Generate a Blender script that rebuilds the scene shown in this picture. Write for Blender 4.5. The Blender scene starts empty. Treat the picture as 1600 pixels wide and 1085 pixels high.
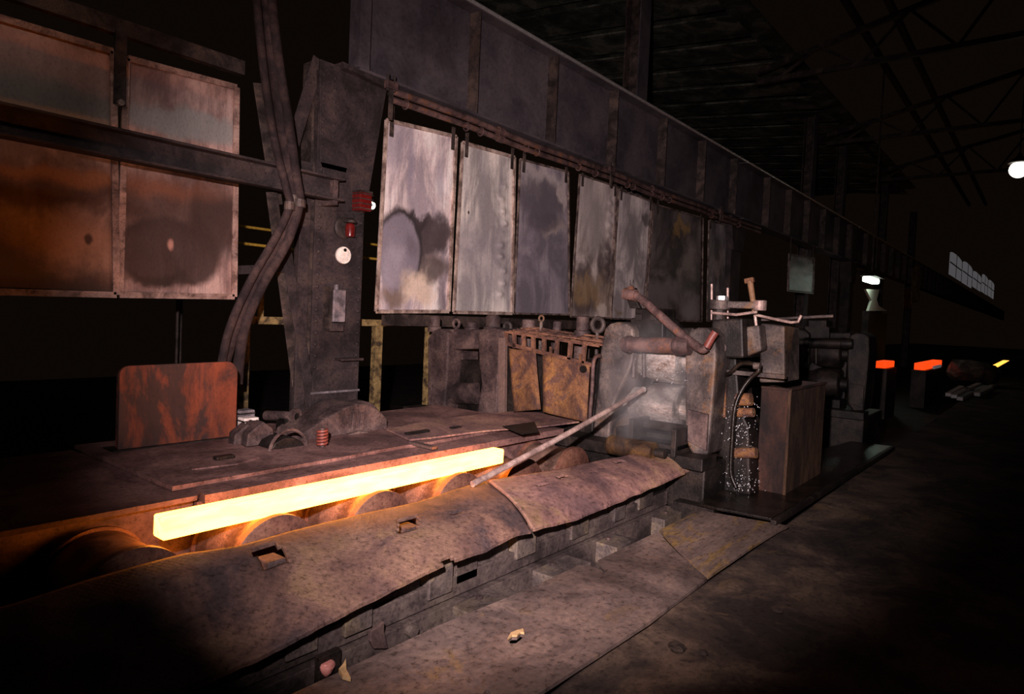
import bpy, bmesh, math, random
from mathutils import Vector, Matrix, noise
random.seed(7)
SC = bpy.context.scene
COL = SC.collection

# ------------------------------------------------------------------ camera, world, light, exposure
F = 1040.0; CX, CY = 800.0, 529.0            # focal length and principal point, in pixels of the 1600x1085 frame
EYE = Vector((0, 0, 1.7))
def _n(v): return v.normalized()
_v1 = _n(Vector(((1640-CX)/F, (528-CY)/F, 1)))             # direction the mill runs (+X)
_v2 = Vector(((-487-CX)/F, (435-CY)/F, 1)); _v2 = _n(_v2 - _v1*_v1.dot(_v2))   # towards the wall (+Y)
_v3 = _v1.cross(_v2)
if _v3.y > 0: _v3 = -_v3
ROT = Matrix((_v1, _v2, _v3))                               # camera (x right, y down, z forward) -> world
cam = bpy.data.cameras.new('camera'); camo = bpy.data.objects.new('camera', cam); COL.objects.link(camo)
cam.sensor_fit = 'HORIZONTAL'; cam.sensor_width = 36.0; cam.lens = F/1600*36
cam.shift_x = 0.0; cam.shift_y = -(542.5-CY)/1600
cam.clip_start = .05; cam.clip_end = 300
rx, ry, rz = (ROT @ Vector(a) for a in ((1, 0, 0), (0, -1, 0), (0, 0, -1)))
camo.matrix_world = Matrix.Translation(EYE) @ Matrix((rx, ry, rz)).transposed().to_4x4()
SC.camera = camo

def ray(x, y): return ROT @ Vector(((x-CX)/F, (y-CY)/F, 1))
def PZ(x, y, z): d = ray(x, y); return EYE + d*((z-EYE.z)/d.z)
def PY(x, y, Y): d = ray(x, y); return EYE + d*(Y/d.y)
def PX(x, y, X): d = ray(x, y); return EYE + d*(X/d.x)

W = bpy.data.worlds.new('hall_dark'); SC.world = W; W.use_nodes = True
W.node_tree.nodes['Background'].inputs[0].default_value = (.0034, .0020, .0013, 1)
W.node_tree.nodes['Background'].inputs[1].default_value = 1.0
# the photographer's flash, held high and to the left of the camera
fl = bpy.data.lights.new('flash', 'SPOT'); flo = bpy.data.objects.new('flash', fl); COL.objects.link(flo)
fl.energy = 5300; fl.color = (1.0, .80, .80); fl.spot_size = math.radians(75); fl.spot_blend = 1.0; fl.shadow_soft_size = .05
flo.location = (-.16, .26, 2.2)
_t = PX(818, 495, 6.0)
flo.rotation_euler = (_t - flo.location).to_track_quat('-Z', 'Y').to_euler()
SC.view_settings.view_transform = 'Standard'; SC.view_settings.look = 'None'
SC.view_settings.exposure = 0.0; SC.view_settings.gamma = 1.0; SC.view_settings.use_curve_mapping = False

# ------------------------------------------------------------------ materials
def newmat(name):
    m = bpy.data.materials.new(name); m.use_nodes = True
    nt = m.node_tree; b = nt.nodes['Principled BSDF']
    return m, nt, b
def N(nt, t, **kw):
    n = nt.nodes.new(t)
    for k, v in kw.items():
        if k.startswith('i_'):
            n.inputs[k[2:].replace('_', ' ')].default_value = v
        else: setattr(n, k, v)
    return n
def ramp(nt, fac, cols, interp='LINEAR'):
    r = N(nt, 'ShaderNodeValToRGB'); r.color_ramp.interpolation = interp
    e = r.color_ramp.elements
    while len(e) < len(cols): e.new(.5)
    for i, (p, c) in enumerate(cols): e[i].position = p; e[i].color = (*c, 1)
    nt.links.new(fac, r.inputs[0]); return r.outputs[0]
def mixc(nt, fac, a, b, mode='MIX'):
    m = N(nt, 'ShaderNodeMix', data_type='RGBA', blend_type=mode)
    for s, v in ((m.inputs['Factor'], fac), (m.inputs['A'], a), (m.inputs['B'], b)):
        if isinstance(v, (int, float)): s.default_value = v
        elif isinstance(v, tuple): s.default_value = (*v, 1)
        else: nt.links.new(v, s)
    return m.outputs['Result']
def math_(nt, op, a, b=0.0, c=None, clamp=False):
    m = N(nt, 'ShaderNodeMath', operation=op, use_clamp=clamp)
    for i, v in enumerate((a, b) if c is None else (a, b, c)):
        if isinstance(v, (int, float)): m.inputs[i].default_value = v
        else: nt.links.new(v, m.inputs[i])
    return m.outputs[0]
def noise_(nt, vec, scale, detail=6, rough=.6, dist=0.0):
    n = N(nt, 'ShaderNodeTexNoise', i_Scale=scale, i_Detail=detail, i_Roughness=rough, i_Distortion=dist)
    nt.links.new(vec, n.inputs['Vector']); return n.outputs['Fac']
def bump_(nt, b, h, strength, dist=.01):
    n = N(nt, 'ShaderNodeBump', i_Strength=strength, i_Distance=dist)
    nt.links.new(h, n.inputs['Height']); nt.links.new(n.outputs[0], b.inputs['Normal'])
def coords(nt, which='Object', scale=None):
    o = N(nt, 'ShaderNodeTexCoord').outputs[which]
    if scale:
        mp = N(nt, 'ShaderNodeMapping'); mp.inputs['Scale'].default_value = scale
        nt.links.new(o, mp.inputs['Vector']); o = mp.outputs[0]
    return o

def rust(name, dark, mid, light, scale=3.0, rough=.72, metal=0.0, bump=.35, spread=(.40, .5, .6), stretch=None, fine=.8, tread=False, spec=.3, accent=None, acut=.56):
    m, nt, b = newmat(name)
    v = coords(nt, 'Object', stretch)
    a = noise_(nt, v, scale, 10, .66, .5)
    base = ramp(nt, a, list(zip(spread, (dark, mid, light))))
    if accent:
        an = noise_(nt, v, scale*.8+.7, 8, .7, .8)
        am = ramp(nt, an, [(acut-.03, (0, 0, 0)), (acut+.05, (1, 1, 1))])
        base = mixc(nt, math_(nt, 'MULTIPLY', am, .85), base, accent)
    big = noise_(nt, v, scale*.33, 6, .65, .3)
    base = mixc(nt, 1.0, base, ramp(nt, big, [(.38, (.56, .54, .53)), (.5, (.92, .92, .92)), (.62, (1.2, 1.18, 1.15))]), 'MULTIPLY')
    f = noise_(nt, v, scale*16, 6, .75)
    sp = ramp(nt, f, [(.36, (.25, .23, .22)), (.46, (.85, .85, .85)), (.56, (1, 1, 1)), (.68, (1.4, 1.35, 1.3))])
    c = mixc(nt, fine, base, sp, 'MULTIPLY')
    nt.links.new(c, b.inputs['Base Color'])
    r = math_(nt, 'MULTIPLY_ADD', f, .35, rough-.17); nt.links.new(r, b.inputs['Roughness'])
    b.inputs['Metallic'].default_value = metal
    b.inputs['Specular IOR Level'].default_value = spec
    h = math_(nt, 'MULTIPLY_ADD', f, .35, a)
    if tread:                                               # worn chequer tread, fine relief only
        hs = []
        for ang in (.75, -.75):
            mp = N(nt, 'ShaderNodeMapping'); mp.inputs['Rotation'].default_value = (0, 0, ang)
            nt.links.new(coords(nt), mp.inputs['Vector'])
            w = N(nt, 'ShaderNodeTexWave', i_Scale=13.0, i_Distortion=.3); nt.links.new(mp.outputs[0], w.inputs['Vector'])
            hs.append(math_(nt, 'POWER', w.outputs['Fac'], 5.0))
        t = math_(nt, 'MAXIMUM', *hs)
        t = math_(nt, 'MULTIPLY', t, ramp(nt, noise_(nt, v, 2.3, 3), [(.42, (0, 0, 0)), (.6, (1, 1, 1))]))
        h = math_(nt, 'MULTIPLY_ADD', t, .10, h)
    bump_(nt, b, h, bump, .02)
    return m
def plain(name, col, rough=.6, metal=0.0, emit=None, es=1.0, spec=.4):
    m, nt, b = newmat(name)
    v = coords(nt); f = noise_(nt, v, 25, 4)
    c = ramp(nt, f, [(.3, tuple(x*.65 for x in col)), (.7, tuple(min(1, x*1.15) for x in col))])
    nt.links.new(c, b.inputs['Base Color'])
    b.inputs['Roughness'].default_value = rough; b.inputs['Metallic'].default_value = metal
    b.inputs['Specular IOR Level'].default_value = spec
    if emit: b.inputs['Emission Color'].default_value = (*emit, 1); b.inputs['Emission Strength'].default_value = es
    return m

def panel_mat(name, base, streak, blobs, rough=.5, metal=.3, streakscale=9.0, bscale=2.2, grime=.5):
    """sheet metal: streaked colour plus stains and painted-light patches of their own shape (u, v, ru, rv, colour, softness, distortion, amount)"""
    m, nt, b = newmat(name)
    uv = coords(nt, 'UV')
    n1 = noise_(nt, uv, bscale, 6, .62, .6)
    bb = [tuple(min(.9, x*1.45) for x in q) for q in base]
    bb[0] = tuple(x*.8 for x in bb[0]); bb[2] = tuple(min(.9, x*1.1) for x in bb[2])
    c = ramp(nt, n1, [(.42, bb[0]), (.5, bb[1]), (.58, bb[2])])
    mp = N(nt, 'ShaderNodeMapping'); mp.inputs['Scale'].default_value = (streakscale, 1.1, 1); nt.links.new(uv, mp.inputs['Vector'])
    n2 = noise_(nt, mp.outputs[0], 2.2, 6, .6)
    c = mixc(nt, math_(nt, 'MULTIPLY', ramp(nt, n2, [(.48, (0, 0, 0)), (.62, (1, 1, 1))]), grime), c, tuple(x*1.15 for x in streak))
    nz = N(nt, 'ShaderNodeTexNoise', i_Scale=3.6, i_Detail=6.0, i_Roughness=.6); nt.links.new(uv, nz.inputs['Vector'])
    for (u, v, ru, rv, col, soft, dist, amt) in blobs:
        sub = N(nt, 'ShaderNodeVectorMath', operation='SUBTRACT'); nt.links.new(nz.outputs['Color'], sub.inputs[0]); sub.inputs[1].default_value = (.5, .5, .5)
        sc_ = N(nt, 'ShaderNodeVectorMath', operation='SCALE'); nt.links.new(sub.outputs[0], sc_.inputs[0]); sc_.inputs['Scale'].default_value = dist*3.2
        add = N(nt, 'ShaderNodeVectorMath', operation='ADD'); nt.links.new(uv, add.inputs[0]); nt.links.new(sc_.outputs[0], add.inputs[1])
        s2 = N(nt, 'ShaderNodeVectorMath', operation='SUBTRACT'); nt.links.new(add.outputs[0], s2.inputs[0]); s2.inputs[1].default_value = (u, v, 0)
        ml = N(nt, 'ShaderNodeVectorMath', operation='MULTIPLY'); nt.links.new(s2.outputs[0], ml.inputs[0]); ml.inputs[1].default_value = (1/ru, 1/rv, 0)
        ln = N(nt, 'ShaderNodeVectorMath', operation='LENGTH'); nt.links.new(ml.outputs[0], ln.inputs[0])
        mr = N(nt, 'ShaderNodeMapRange', interpolation_type='SMOOTHSTEP'); nt.links.new(ln.outputs['Value'], mr.inputs['Value'])
        for i_, v_ in (('From Min', 1-soft), ('From Max', 1+soft), ('To Min', amt), ('To Max', 0.0)): mr.inputs[i_].default_value = v_
        c = mixc(nt, mr.outputs[0], c, tuple(min(.9, x*1.3) for x in col))
    f = noise_(nt, uv, 55, 4, .7)
    c = mixc(nt, .45, c, ramp(nt, f, [(.3, (.5, .47, .45)), (.5, (1, 1, 1)), (.8, (1.15, 1.12, 1.1))]), 'MULTIPLY')
    nt.links.new(c, b.inputs['Base Color'])
    b.inputs['Metallic'].default_value = metal
    nt.links.new(math_(nt, 'MULTIPLY_ADD', n1, .35, rough-.15), b.inputs['Roughness'])
    bump_(nt, b, math_(nt, 'MULTIPLY_ADD', f, .06, n1), .35, .03)
    return m

M = {}
M['guider'] = rust('guide_roller_rust', (.018, .010, .007), (.05, .027, .012), (.10, .055, .02), 4, .5, .1, .3)
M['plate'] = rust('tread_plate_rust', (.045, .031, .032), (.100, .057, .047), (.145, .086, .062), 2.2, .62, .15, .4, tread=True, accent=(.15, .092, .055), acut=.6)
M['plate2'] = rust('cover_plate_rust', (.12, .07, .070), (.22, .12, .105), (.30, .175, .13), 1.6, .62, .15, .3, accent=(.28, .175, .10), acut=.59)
M['floorplate'] = rust('floor_plate', (.09, .066, .060), (.155, .112, .10), (.21, .15, .125), 1.5, .62, .2, .25, accent=(.22, .14, .07), acut=.62)
M['floorplate3'] = rust('floor_plate_dusty', (.085, .062, .055), (.15, .108, .095), (.2, .145, .12), 1.5, .62, .2, .25, stretch=(.5, 1.6, 1), accent=(.27, .17, .05), acut=.55)
M['dirt'] = rust('packed_dirt_scale', (.017, .0115, .009), (.048, .031, .023), (.095, .063, .044), 1.6, .85, 0, .8, accent=(.10, .062, .03), acut=.61)
M['pit'] = rust('oily_pit', (.006, .004, .003), (.015, .01, .008), (.03, .022, .017), 3, .7)
M['cast'] = rust('cast_iron_brown', (.03, .02, .02), (.07, .046, .044), (.12, .08, .07), 2.4, .68, .2, .5)
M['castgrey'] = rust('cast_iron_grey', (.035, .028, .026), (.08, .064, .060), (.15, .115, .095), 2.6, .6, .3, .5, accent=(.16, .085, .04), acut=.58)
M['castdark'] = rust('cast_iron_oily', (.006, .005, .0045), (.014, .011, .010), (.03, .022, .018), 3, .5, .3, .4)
M['steelblock'] = rust('frame_blocks', (.05, .04, .038), (.10, .08, .074), (.15, .118, .09), 3.2, .62, .3, .3, accent=(.20, .16, .09), acut=.62)
M['frame'] = rust('frame_beam', (.035, .028, .027), (.075, .058, .055), (.12, .095, .082), 2.5, .6, .3, .35)
M['rackrust'] = rust('rack_rust', (.05, .025, .02), (.11, .05, .032), (.17, .08, .045), 5.0, .8, 0, .4)
M['orust'] = rust('orange_rust', (.055, .026, .020), (.15, .068, .030), (.24, .115, .036), 3.0, .8, 0, .4, accent=(.09, .045, .038), acut=.55)
M['boxrust'] = rust('bin_rust', (.010, .005, .004), (.034, .014, .010), (.062, .026, .015), 2.2, .8, 0, .4, stretch=(1, 1, .55))
M['boxstreak'] = rust('bin_rust_streaked', (.020, .010, .006), (.048, .024, .012), (.08, .042, .02), 4.0, .8, 0, .3, stretch=(1.3, 1.3, .45))
M['redplate'] = rust('red_lead_paint', (.034, .015, .012), (.095, .024, .012), (.15, .034, .013), 2.4, .75, 0, .25, (.45, .5, .58), stretch=(1.3, 1, .6), fine=.5)
M['column'] = rust('column_paint', (.014, .0095, .010), (.030, .021, .022), (.05, .034, .031), 2.2, .7, .1, .4)
M['girder'] = rust('girder_paint', (.040, .033, .039), (.055, .045, .052), (.07, .057, .062), 1.2, .6, .1, .15, fine=.4)
M['pipe'] = rust('rusty_pipe', (.045, .027, .026), (.088, .052, .048), (.13, .075, .066), 6, .6, .2, .3, accent=(.17, .07, .035), acut=.58)
M['darksteel'] = rust('dark_steel', (.02, .015, .013), (.045, .033, .03), (.08, .055, .045), 4, .6, .2, .3)
M['hose'] = rust('rubber_hose', (.015, .010, .011), (.028, .018, .018), (.048, .03, .027), 5, .85, 0, .25, spec=.15)
M['deck'] = rust('deck_plate', (.085, .046, .043), (.155, .085, .077), (.215, .12, .105), 2.0, .66, .15, .4)
M['roller'] = rust('roller_steel', (.10, .06, .048), (.18, .11, .085), (.27, .17, .13), 5, .4, .5, .2)
M['rollend'] = rust('roller_end', (.085, .036, .027), (.15, .065, .045), (.20, .095, .062), 4, .6, .2, .3)
M['roll'] = rust('wet_mill_roll', (.16, .14, .13), (.33, .30, .28), (.52, .48, .45), 4, .42, .6, .3, stretch=(1, .5, 1), accent=(.20, .13, .08), acut=.58)
M['rod'] = rust('steel_rod', (.2, .14, .125), (.32, .225, .20), (.42, .31, .27), 8, .5, .3, .2)
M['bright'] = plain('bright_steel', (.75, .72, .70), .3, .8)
M['yellow'] = plain('yellow_paint', (.42, .25, .03), .6)
M['yellowold'] = rust('old_yellow_paint', (.03, .02, .012), (.13, .088, .034), (.21, .15, .06), 9, .7, 0, .3)
M['white'] = plain('white_enamel', (.72, .64, .56), .5)
M['card'] = plain('pale_card', (.62, .52, .48), .7)
M['greybox'] = rust('grey_switch_paint', (.10, .085, .09), (.17, .15, .165), (.26, .21, .22), 8, .55, .1, .2)
M['redlens'] = plain('red_lens', (.085, .006, .005), .25, 0, (.4, .015, .008), .015, .5)
M['redtip'] = plain('red_pipe_end', (.12, .03, .022), .5)
M['handle'] = plain('hammer_wood', (.16, .085, .04), .7)
M['palebrown'] = plain('pinkish_timber', (.105, .066, .054), .8)
M['concrete'] = rust('hall_wall', (.012, .010, .009), (.03, .025, .022), (.055, .045, .04), .8, .9)
M['roof'] = rust('roof_boards', (.02, .022, .018), (.055, .06, .045), (.13, .13, .10), 1.2, .9, 0, .3)
M['rail'] = plain('crane_rail_steel', (.5, .42, .42), .3, .9)
M['wet'] = rust('wet_base_plate', (.004, .003, .0025), (.009, .0065, .005), (.02, .014, .010), 3, .3, .1, .3, spec=.4)
M['flesh'] = plain('pink_scrap', (.50, .20, .17), .6)
M['peel'] = plain('peeled_strip', (.50, .33, .16), .7)
M['lampwhite'] = plain('lamp_glow', (.9, .9, .85), .5, 0, (1.0, .93, .82), 3.0)
M['lampgreen'] = plain('lamp_glow_green', (.9, .9, .85), .5, 0, (.85, 1.0, .86), 4.0)
M['hotred'] = plain('hot_steel_red', (.3, .05, .02), .8, 0, (1.0, .06, .006), 1.2)
M['hotorange'] = plain('hot_steel_orange', (.3, .05, .02), .8, 0, (1.0, .42, .06), 2.2)
M['daylight'] = plain('daylit_dirty_glass', (.2, .2, .2), .6, 0, (.42, .40, .42), .16)
M['pale'] = plain('pale_sheet', (.48, .50, .42), .8)
M['palebar'] = plain('pale_bars', (.42, .42, .42), .5, .3)

def billet_mat():
    m, nt, b = newmat('glowing_billet')
    v = coords(nt, 'Object')
    n1 = noise_(nt, v, 30, 6, .7)
    n2 = noise_(nt, coords(nt, 'Object', (1.2, 6, 6)), 3, 4, .6)
    e = ramp(nt, n2, [(.40, (20.0, 5.6, .44)), (.5, (22.0, 6.3, .54)), (.60, (24, 7.0, .64))])
    sp = ramp(nt, n1, [(.22, (.7, .55, .35)), (.33, (1, 1, 1))])
    c = mixc(nt, 1.0, e, sp, 'MULTIPLY')
    nt.links.new(c, b.inputs['Emission Color']); b.inputs['Emission Strength'].default_value = 1.0
    b.inputs['Base Color'].default_value = (.3, .2, .1, 1); b.inputs['Roughness'].default_value = .9
    return m
M['billet'] = billet_mat()

# ------------------------------------------------------------------ mesh helpers
class B:
    def __init__(s): s.bm = bmesh.new()
    def poly(s, pts, off):
        """closed solid: a planar outline pushed along the vector off"""
        off = Vector(off); a = [s.bm.verts.new(Vector(p)) for p in pts]; b = [s.bm.verts.new(Vector(p)+off) for p in pts]
        n = len(a); s.bm.faces.new(a); s.bm.faces.new(b[::-1])
        for i in range(n): s.bm.faces.new((a[i], b[i], b[(i+1) % n], a[(i+1) % n]))
        return s
    def box(s, x0, x1, y0, y1, z0, z1):
        return s.poly([(x0, y0, z0), (x1, y0, z0), (x1, y1, z0), (x0, y1, z0)], (0, 0, z1-z0))
    def beam(s, p0, p1, w, h, up=(0, 0, 1)):
        p0 = Vector(p0); p1 = Vector(p1); d = (p1-p0).normalized(); up = Vector(up)
        sd = d.cross(up)
        if sd.length < 1e-4: sd = d.cross(Vector((1, 0, 0)))
        sd.normalize(); u = sd.cross(d).normalized()
        return s.poly([p0+sd*w/2+u*h/2, p0-sd*w/2+u*h/2, p0-sd*w/2-u*h/2, p0+sd*w/2-u*h/2], p1-p0)
    def cyl(s, p0, p1, r, r2=None, seg=20):
        return s.tube([p0, p1], [r, r if r2 is None else r2], seg)
    def tube(s, pts, r, seg=12, cap=True):
        pts = [Vector(p) for p in pts]; n = len(pts)
        rs = r if isinstance(r, (list, tuple)) else [r]*n
        rings = []; prev = None
        for i, p in enumerate(pts):
            d = (pts[min(i+1, n-1)]-pts[max(i-1, 0)]).normalized()
            if prev is None:
                a = d.orthogonal().normalized()
            else:
                a = prev - d*prev.dot(d)
                a = a.normalized() if a.length > 1e-6 else d.orthogonal().normalized()
            prev = a; b = d.cross(a)
            rings.append([s.bm.verts.new(p+(a*math.cos(2*math.pi*k/seg)+b*math.sin(2*math.pi*k/seg))*rs[i]) for k in range(seg)])
        for i in range(n-1):
            for k in range(seg):
                s.bm.faces.new((rings[i][k], rings[i][(k+1) % seg], rings[i+1][(k+1) % seg], rings[i+1][k]))
        if cap: s.bm.faces.new(rings[0][::-1]); s.bm.faces.new(rings[-1])
        return s
    def lathe(s, p0, axis, prof, seg=32):
        """prof: list of (distance along axis, radius)"""
        p0 = Vector(p0); ax = Vector(axis).normalized()
        return s.tube_rings([(p0+ax*t, r) for t, r in prof], ax, seg)
    def tube_rings(s, lst, ax, seg):
        a = ax.orthogonal().normalized(); b = ax.cross(a); rings = []
        for p, r in lst:
            rings.append([s.bm.verts.new(p+(a*math.cos(2*math.pi*k/seg)+b*math.sin(2*math.pi*k/seg))*max(r, 1e-4)) for k in range(seg)])
        for i in range(len(rings)-1):
            for k in range(seg):
                s.bm.faces.new((rings[i][k], rings[i][(k+1) % seg], rings[i+1][(k+1) % seg], rings[i+1][k]))
        s.bm.faces.new(rings[0][::-1]); s.bm.faces.new(rings[-1]); return s
    def ball(s, c, r, seg=12, squash=1.0):
        m = Matrix.Translation(Vector(c)) @ Matrix.Diagonal((r, r, r*squash, 1))
        bmesh.ops.create_uvsphere(s.bm, u_segments=seg, v_segments=max(6, seg//2), radius=1, matrix=m); return s
    def torus(s, c, ax, R, r, seg=20, k=8):
        c = Vector(c); ax = Vector(ax).normalized(); a = ax.orthogonal().normalized(); b = ax.cross(a); rings = []
        for i in range(seg):
            t = 2*math.pi*i/seg; d = a*math.cos(t)+b*math.sin(t)
            rings.append([s.bm.verts.new(c+d*(R+r*math.cos(2*math.pi*j/k))+ax*r*math.sin(2*math.pi*j/k)) for j in range(k)])
        for i in range(seg):
            for j in range(k):
                s.bm.faces.new((rings[i][j], rings[(i+1) % seg][j], rings[(i+1) % seg][(j+1) % k], rings[i][(j+1) % k]))
        return s

def spline(pts, n=8):
    pts = [Vector(p) for p in pts]; out = []
    P = [pts[0]*2-pts[1]] + pts + [pts[-1]*2-pts[-2]]
    for i in range(1, len(P)-2):
        for k in range(n):
            t = k/n; a, b, c, d = P[i-1], P[i], P[i+1], P[i+2]
            out.append(.5*((2*b)+(c-a)*t+(2*a-5*b+4*c-d)*t*t+(3*b-a-3*c+d)*t**3))
    out.append(pts[-1]); return out

def obj(name, b, mat, parent=None, bevel=0.0, smooth=False, label=None):
    bm = b.bm if isinstance(b, B) else b
    off = Vector((0, 0, 0))
    if parent is not None:
        p = parent
        while p is not None: off += p.location; p = p.parent
    else:                                                   # a thing that is one mesh: origin at its base
        lo = Vector([min(v.co[i] for v in bm.verts) for i in range(3)]); hi = Vector([max(v.co[i] for v in bm.verts) for i in range(3)])
        off = Vector(((lo.x+hi.x)/2, (lo.y+hi.y)/2, lo.z))
    for v in bm.verts: v.co -= off
    bmesh.ops.recalc_face_normals(bm, faces=bm.faces)
    me = bpy.data.meshes.new(name); bm.to_mesh(me); bm.free()
    me.materials.append(mat if not isinstance(mat, str) else M[mat])
    if smooth:
        me.polygons.foreach_set('use_smooth', [True]*len(me.polygons)); me.set_sharp_from_angle(angle=math.radians(38))
    o = bpy.data.objects.new(name, me); COL.objects.link(o)
    if parent is not None: o.parent = parent
    else: o.location = off
    if bevel:
        md = o.modifiers.new('bevel', 'BEVEL'); md.width = bevel; md.segments = 2; md.limit_method = 'ANGLE'; md.angle_limit = math.radians(40)
    if label: o['label'] = label
    return o
def tag(o, label, cat, group=None):
    o['label'] = label; o['category'] = cat
    if group: o['group'] = group
    return o
def thing(name, label, cat, loc, group=None):
    o = bpy.data.objects.new(name, None); COL.objects.link(o); o.location = Vector(loc); o.empty_display_size = .1
    return tag(o, label, cat, group)
def struct(name, b, mat, label=None, **k):
    o = obj(name, b, mat, **k); o['kind'] = 'structure'
    if label: o['label'] = label
    return o
def copy_tree(o, parent=None):
    c = o.copy(); COL.objects.link(c); c.parent = parent
    for ch in list(o.children): copy_tree(ch, c)
    return c

def sheet(c00, c10, c11, c01, nu, nv, thick, disp=None):
    """a thin solid sheet between four corners (u along 00-10, v along 00-01), with a UV map"""
    c00, c10, c11, c01 = map(Vector, (c00, c10, c11, c01))
    nrm = (c10-c00).cross(c01-c00).normalized()
    bm = bmesh.new(); uvl = bm.loops.layers.uv.new('UVMap'); fr = []; bk = []; uvs = {}
    for side, lst in ((0, fr), (1, bk)):
        for j in range(nv+1):
            row = []
            for i in range(nu+1):
                u, v = i/nu, j/nv
                p = c00*(1-u)*(1-v)+c10*u*(1-v)+c11*u*v+c01*(1-u)*v
                d = disp(u, v) if disp else 0
                vv = bm.verts.new(p + nrm*(d - (thick if side else 0))); uvs[vv] = (u, v); row.append(vv)
            lst.append(row)
    def f(vs):
        fc = bm.faces.new(vs)
        for l in fc.loops: l[uvl].uv = uvs[l.vert]
        fc.smooth = True
    for j in range(nv):
        for i in range(nu):
            f((fr[j][i], fr[j][i+1], fr[j+1][i+1], fr[j+1][i])); f((bk[j][i], bk[j+1][i], bk[j+1][i+1], bk[j][i+1]))
    for i in range(nu):
        f((fr[0][i], bk[0][i], bk[0][i+1], fr[0][i+1])); f((fr[nv][i], fr[nv][i+1], bk[nv][i+1], bk[nv][i]))
    for j in range(nv):
        f((fr[j][0], fr[j+1][0], bk[j+1][0], bk[j][0])); f((fr[j][nu], bk[j][nu], bk[j+1][nu], fr[j+1][nu]))
    return bm

# ------------------------------------------------------------------ the setting: ground, floor, walls, roof
YW = 6.8                                       # plane of the column row
XS = 6.2                                       # entry face of the mill train
b = B(); b.box(-6, 160, -14, 22, -.9, -.72); ground = struct('floor_pit', b, 'pit', 'dark oily foundation floor below the plates')
# rough dirt floor on the right
bm = bmesh.new(); nx, ny = 150, 70; g = []
for j in range(ny+1):
    row = []
    for i in range(nx+1):
        X = -4+ (i/nx)**1.6*64; Y = 1.70-(j/ny)**1.5*13
        z = -.035 + .028*noise.noise((X*1.1, Y*1.1, 0)) + .016*noise.noise((X*4, Y*4, 3)) + .006*noise.noise((X*13, Y*13, 5))
        row.append(bm.verts.new((X, Y, z)))
    g.append(row)
for j in range(ny):
    for i in range(nx): bm.faces.new((g[j][i], g[j][i+1], g[j+1][i+1], g[j+1][i])).smooth = True
bot = [bm.verts.new(p) for p in ((-4, 1.7, -.7), (60, 1.7, -.7))]
bm.faces.new((g[0][::1])[::-1] + [bot[0], bot[1]])
floor = struct('floor', bm, 'dirt', 'dark uneven mill floor of packed dirt and scale')
# steel floor plates, each one a part
def floor_plate(name, pts, z, parent, mat, th=.02, hole=None):
    b = B()
    b.poly([Vector((p[0], p[1], z)) for p in pts], (0, 0, -th)); return obj(name, b, mat, parent, bevel=.003)
def zxy(x, y, z=0.0): p = PZ(x, y, z); return (p.x, p.y)
s1a, s1b = zxy(668, 986), zxy(760, 1078)
s2a, s2b = zxy(1000, 850), zxy(1105, 905)
def mk_plate(pts, z, th=.02, holes=()):
    """plate outline with ragged torn holes cut out"""
    bm = bmesh.new()
    def loop(ps): 
        vs = [bm.verts.new((p[0], p[1], z)) for p in ps]
        return [bm.edges.new((vs[i], vs[(i+1) % len(vs)])) for i in range(len(vs))]
    e = loop(pts)
    for h in holes: e += loop(h)
    bmesh.ops.triangle_fill(bm, use_beauty=True, use_dissolve=False, edges=e)
    r = bmesh.ops.extrude_face_region(bm, geom=bm.faces[:])
    for v in r['geom']:
        if isinstance(v, bmesh.types.BMVert): v.co.z -= th
    return bm
hole1 = [zxy(*p) for p in ((793, 1001), (800, 996), (808, 996), (813, 991), (819, 992), (815, 1000), (806, 1007), (797, 1007))]
obj('floor_plate', mk_plate([(-1, 2.5), s1a, s1b, (1.6, 1.70), (-1, 1.70)], .0), 'floorplate', floor, label='near grey-brown floor plate')
obj('floor_plate', mk_plate([s1a, (3.3, 2.42), zxy(905, 884), zxy(925, 886), zxy(940, 893), zxy(951, 897), zxy(945, 889), (4.0, 2.37), (4.9, 2.36), zxy(1062, 868), s2b, (3.4, 1.66), (2.2, 1.70), s1b], .004, .02, [hole1]), 'floorplate', floor, label='floor plate with a ragged torn hole')
obj('floor_plate', mk_plate([(4.93, 2.36), (5.72, 2.36), zxy(1232, 824), zxy(1215, 832), zxy(1175, 857), (s2b[0]+.01, s2b[1]), zxy(1066, 868)], .012, .02), 'floorplate3', floor, label='far floor plate dusted with yellow')
b = B(); pl = [PZ(x, y, .006) for x, y in ((793, 1001), (800, 996), (808, 996), (813, 991), (819, 992), (817, 986), (808, 988), (798, 992))]
b.poly(pl, (0, 0, .012)); obj('torn_lip', b, 'peel', floor, label='bent rusty lip of the torn hole')
b = B(); b.poly([PZ(x, y, .012) for x, y in ((540, 1036), (536, 1044), (529, 1052), (535, 1062), (548, 1066), (541, 1053))], (0, 0, .02))
tag(obj('peeled_strip', b, 'peel'), 'curled pale strip of metal at the near edge of the floor plates', 'scrap')
# lumps of scale and rubble on the dirt floor
for (x, y, s) in ((1058, 1012, .05), (1098, 1020, .03), (985, 985, .03), (1215, 955, .03)):
    b = B(); p = PZ(x, y, -.02); b.ball(p, s, 10, .45); bm = b.bm
    for v in bm.verts: v.co += Vector(noise.noise_vector(v.co*30))*s*.3
    tag(obj('scale_lump', b, 'dirt'), 'small dark lump of scale lying on the dirt floor', 'scale', 'lumps of scale on the dirt floor')
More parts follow.
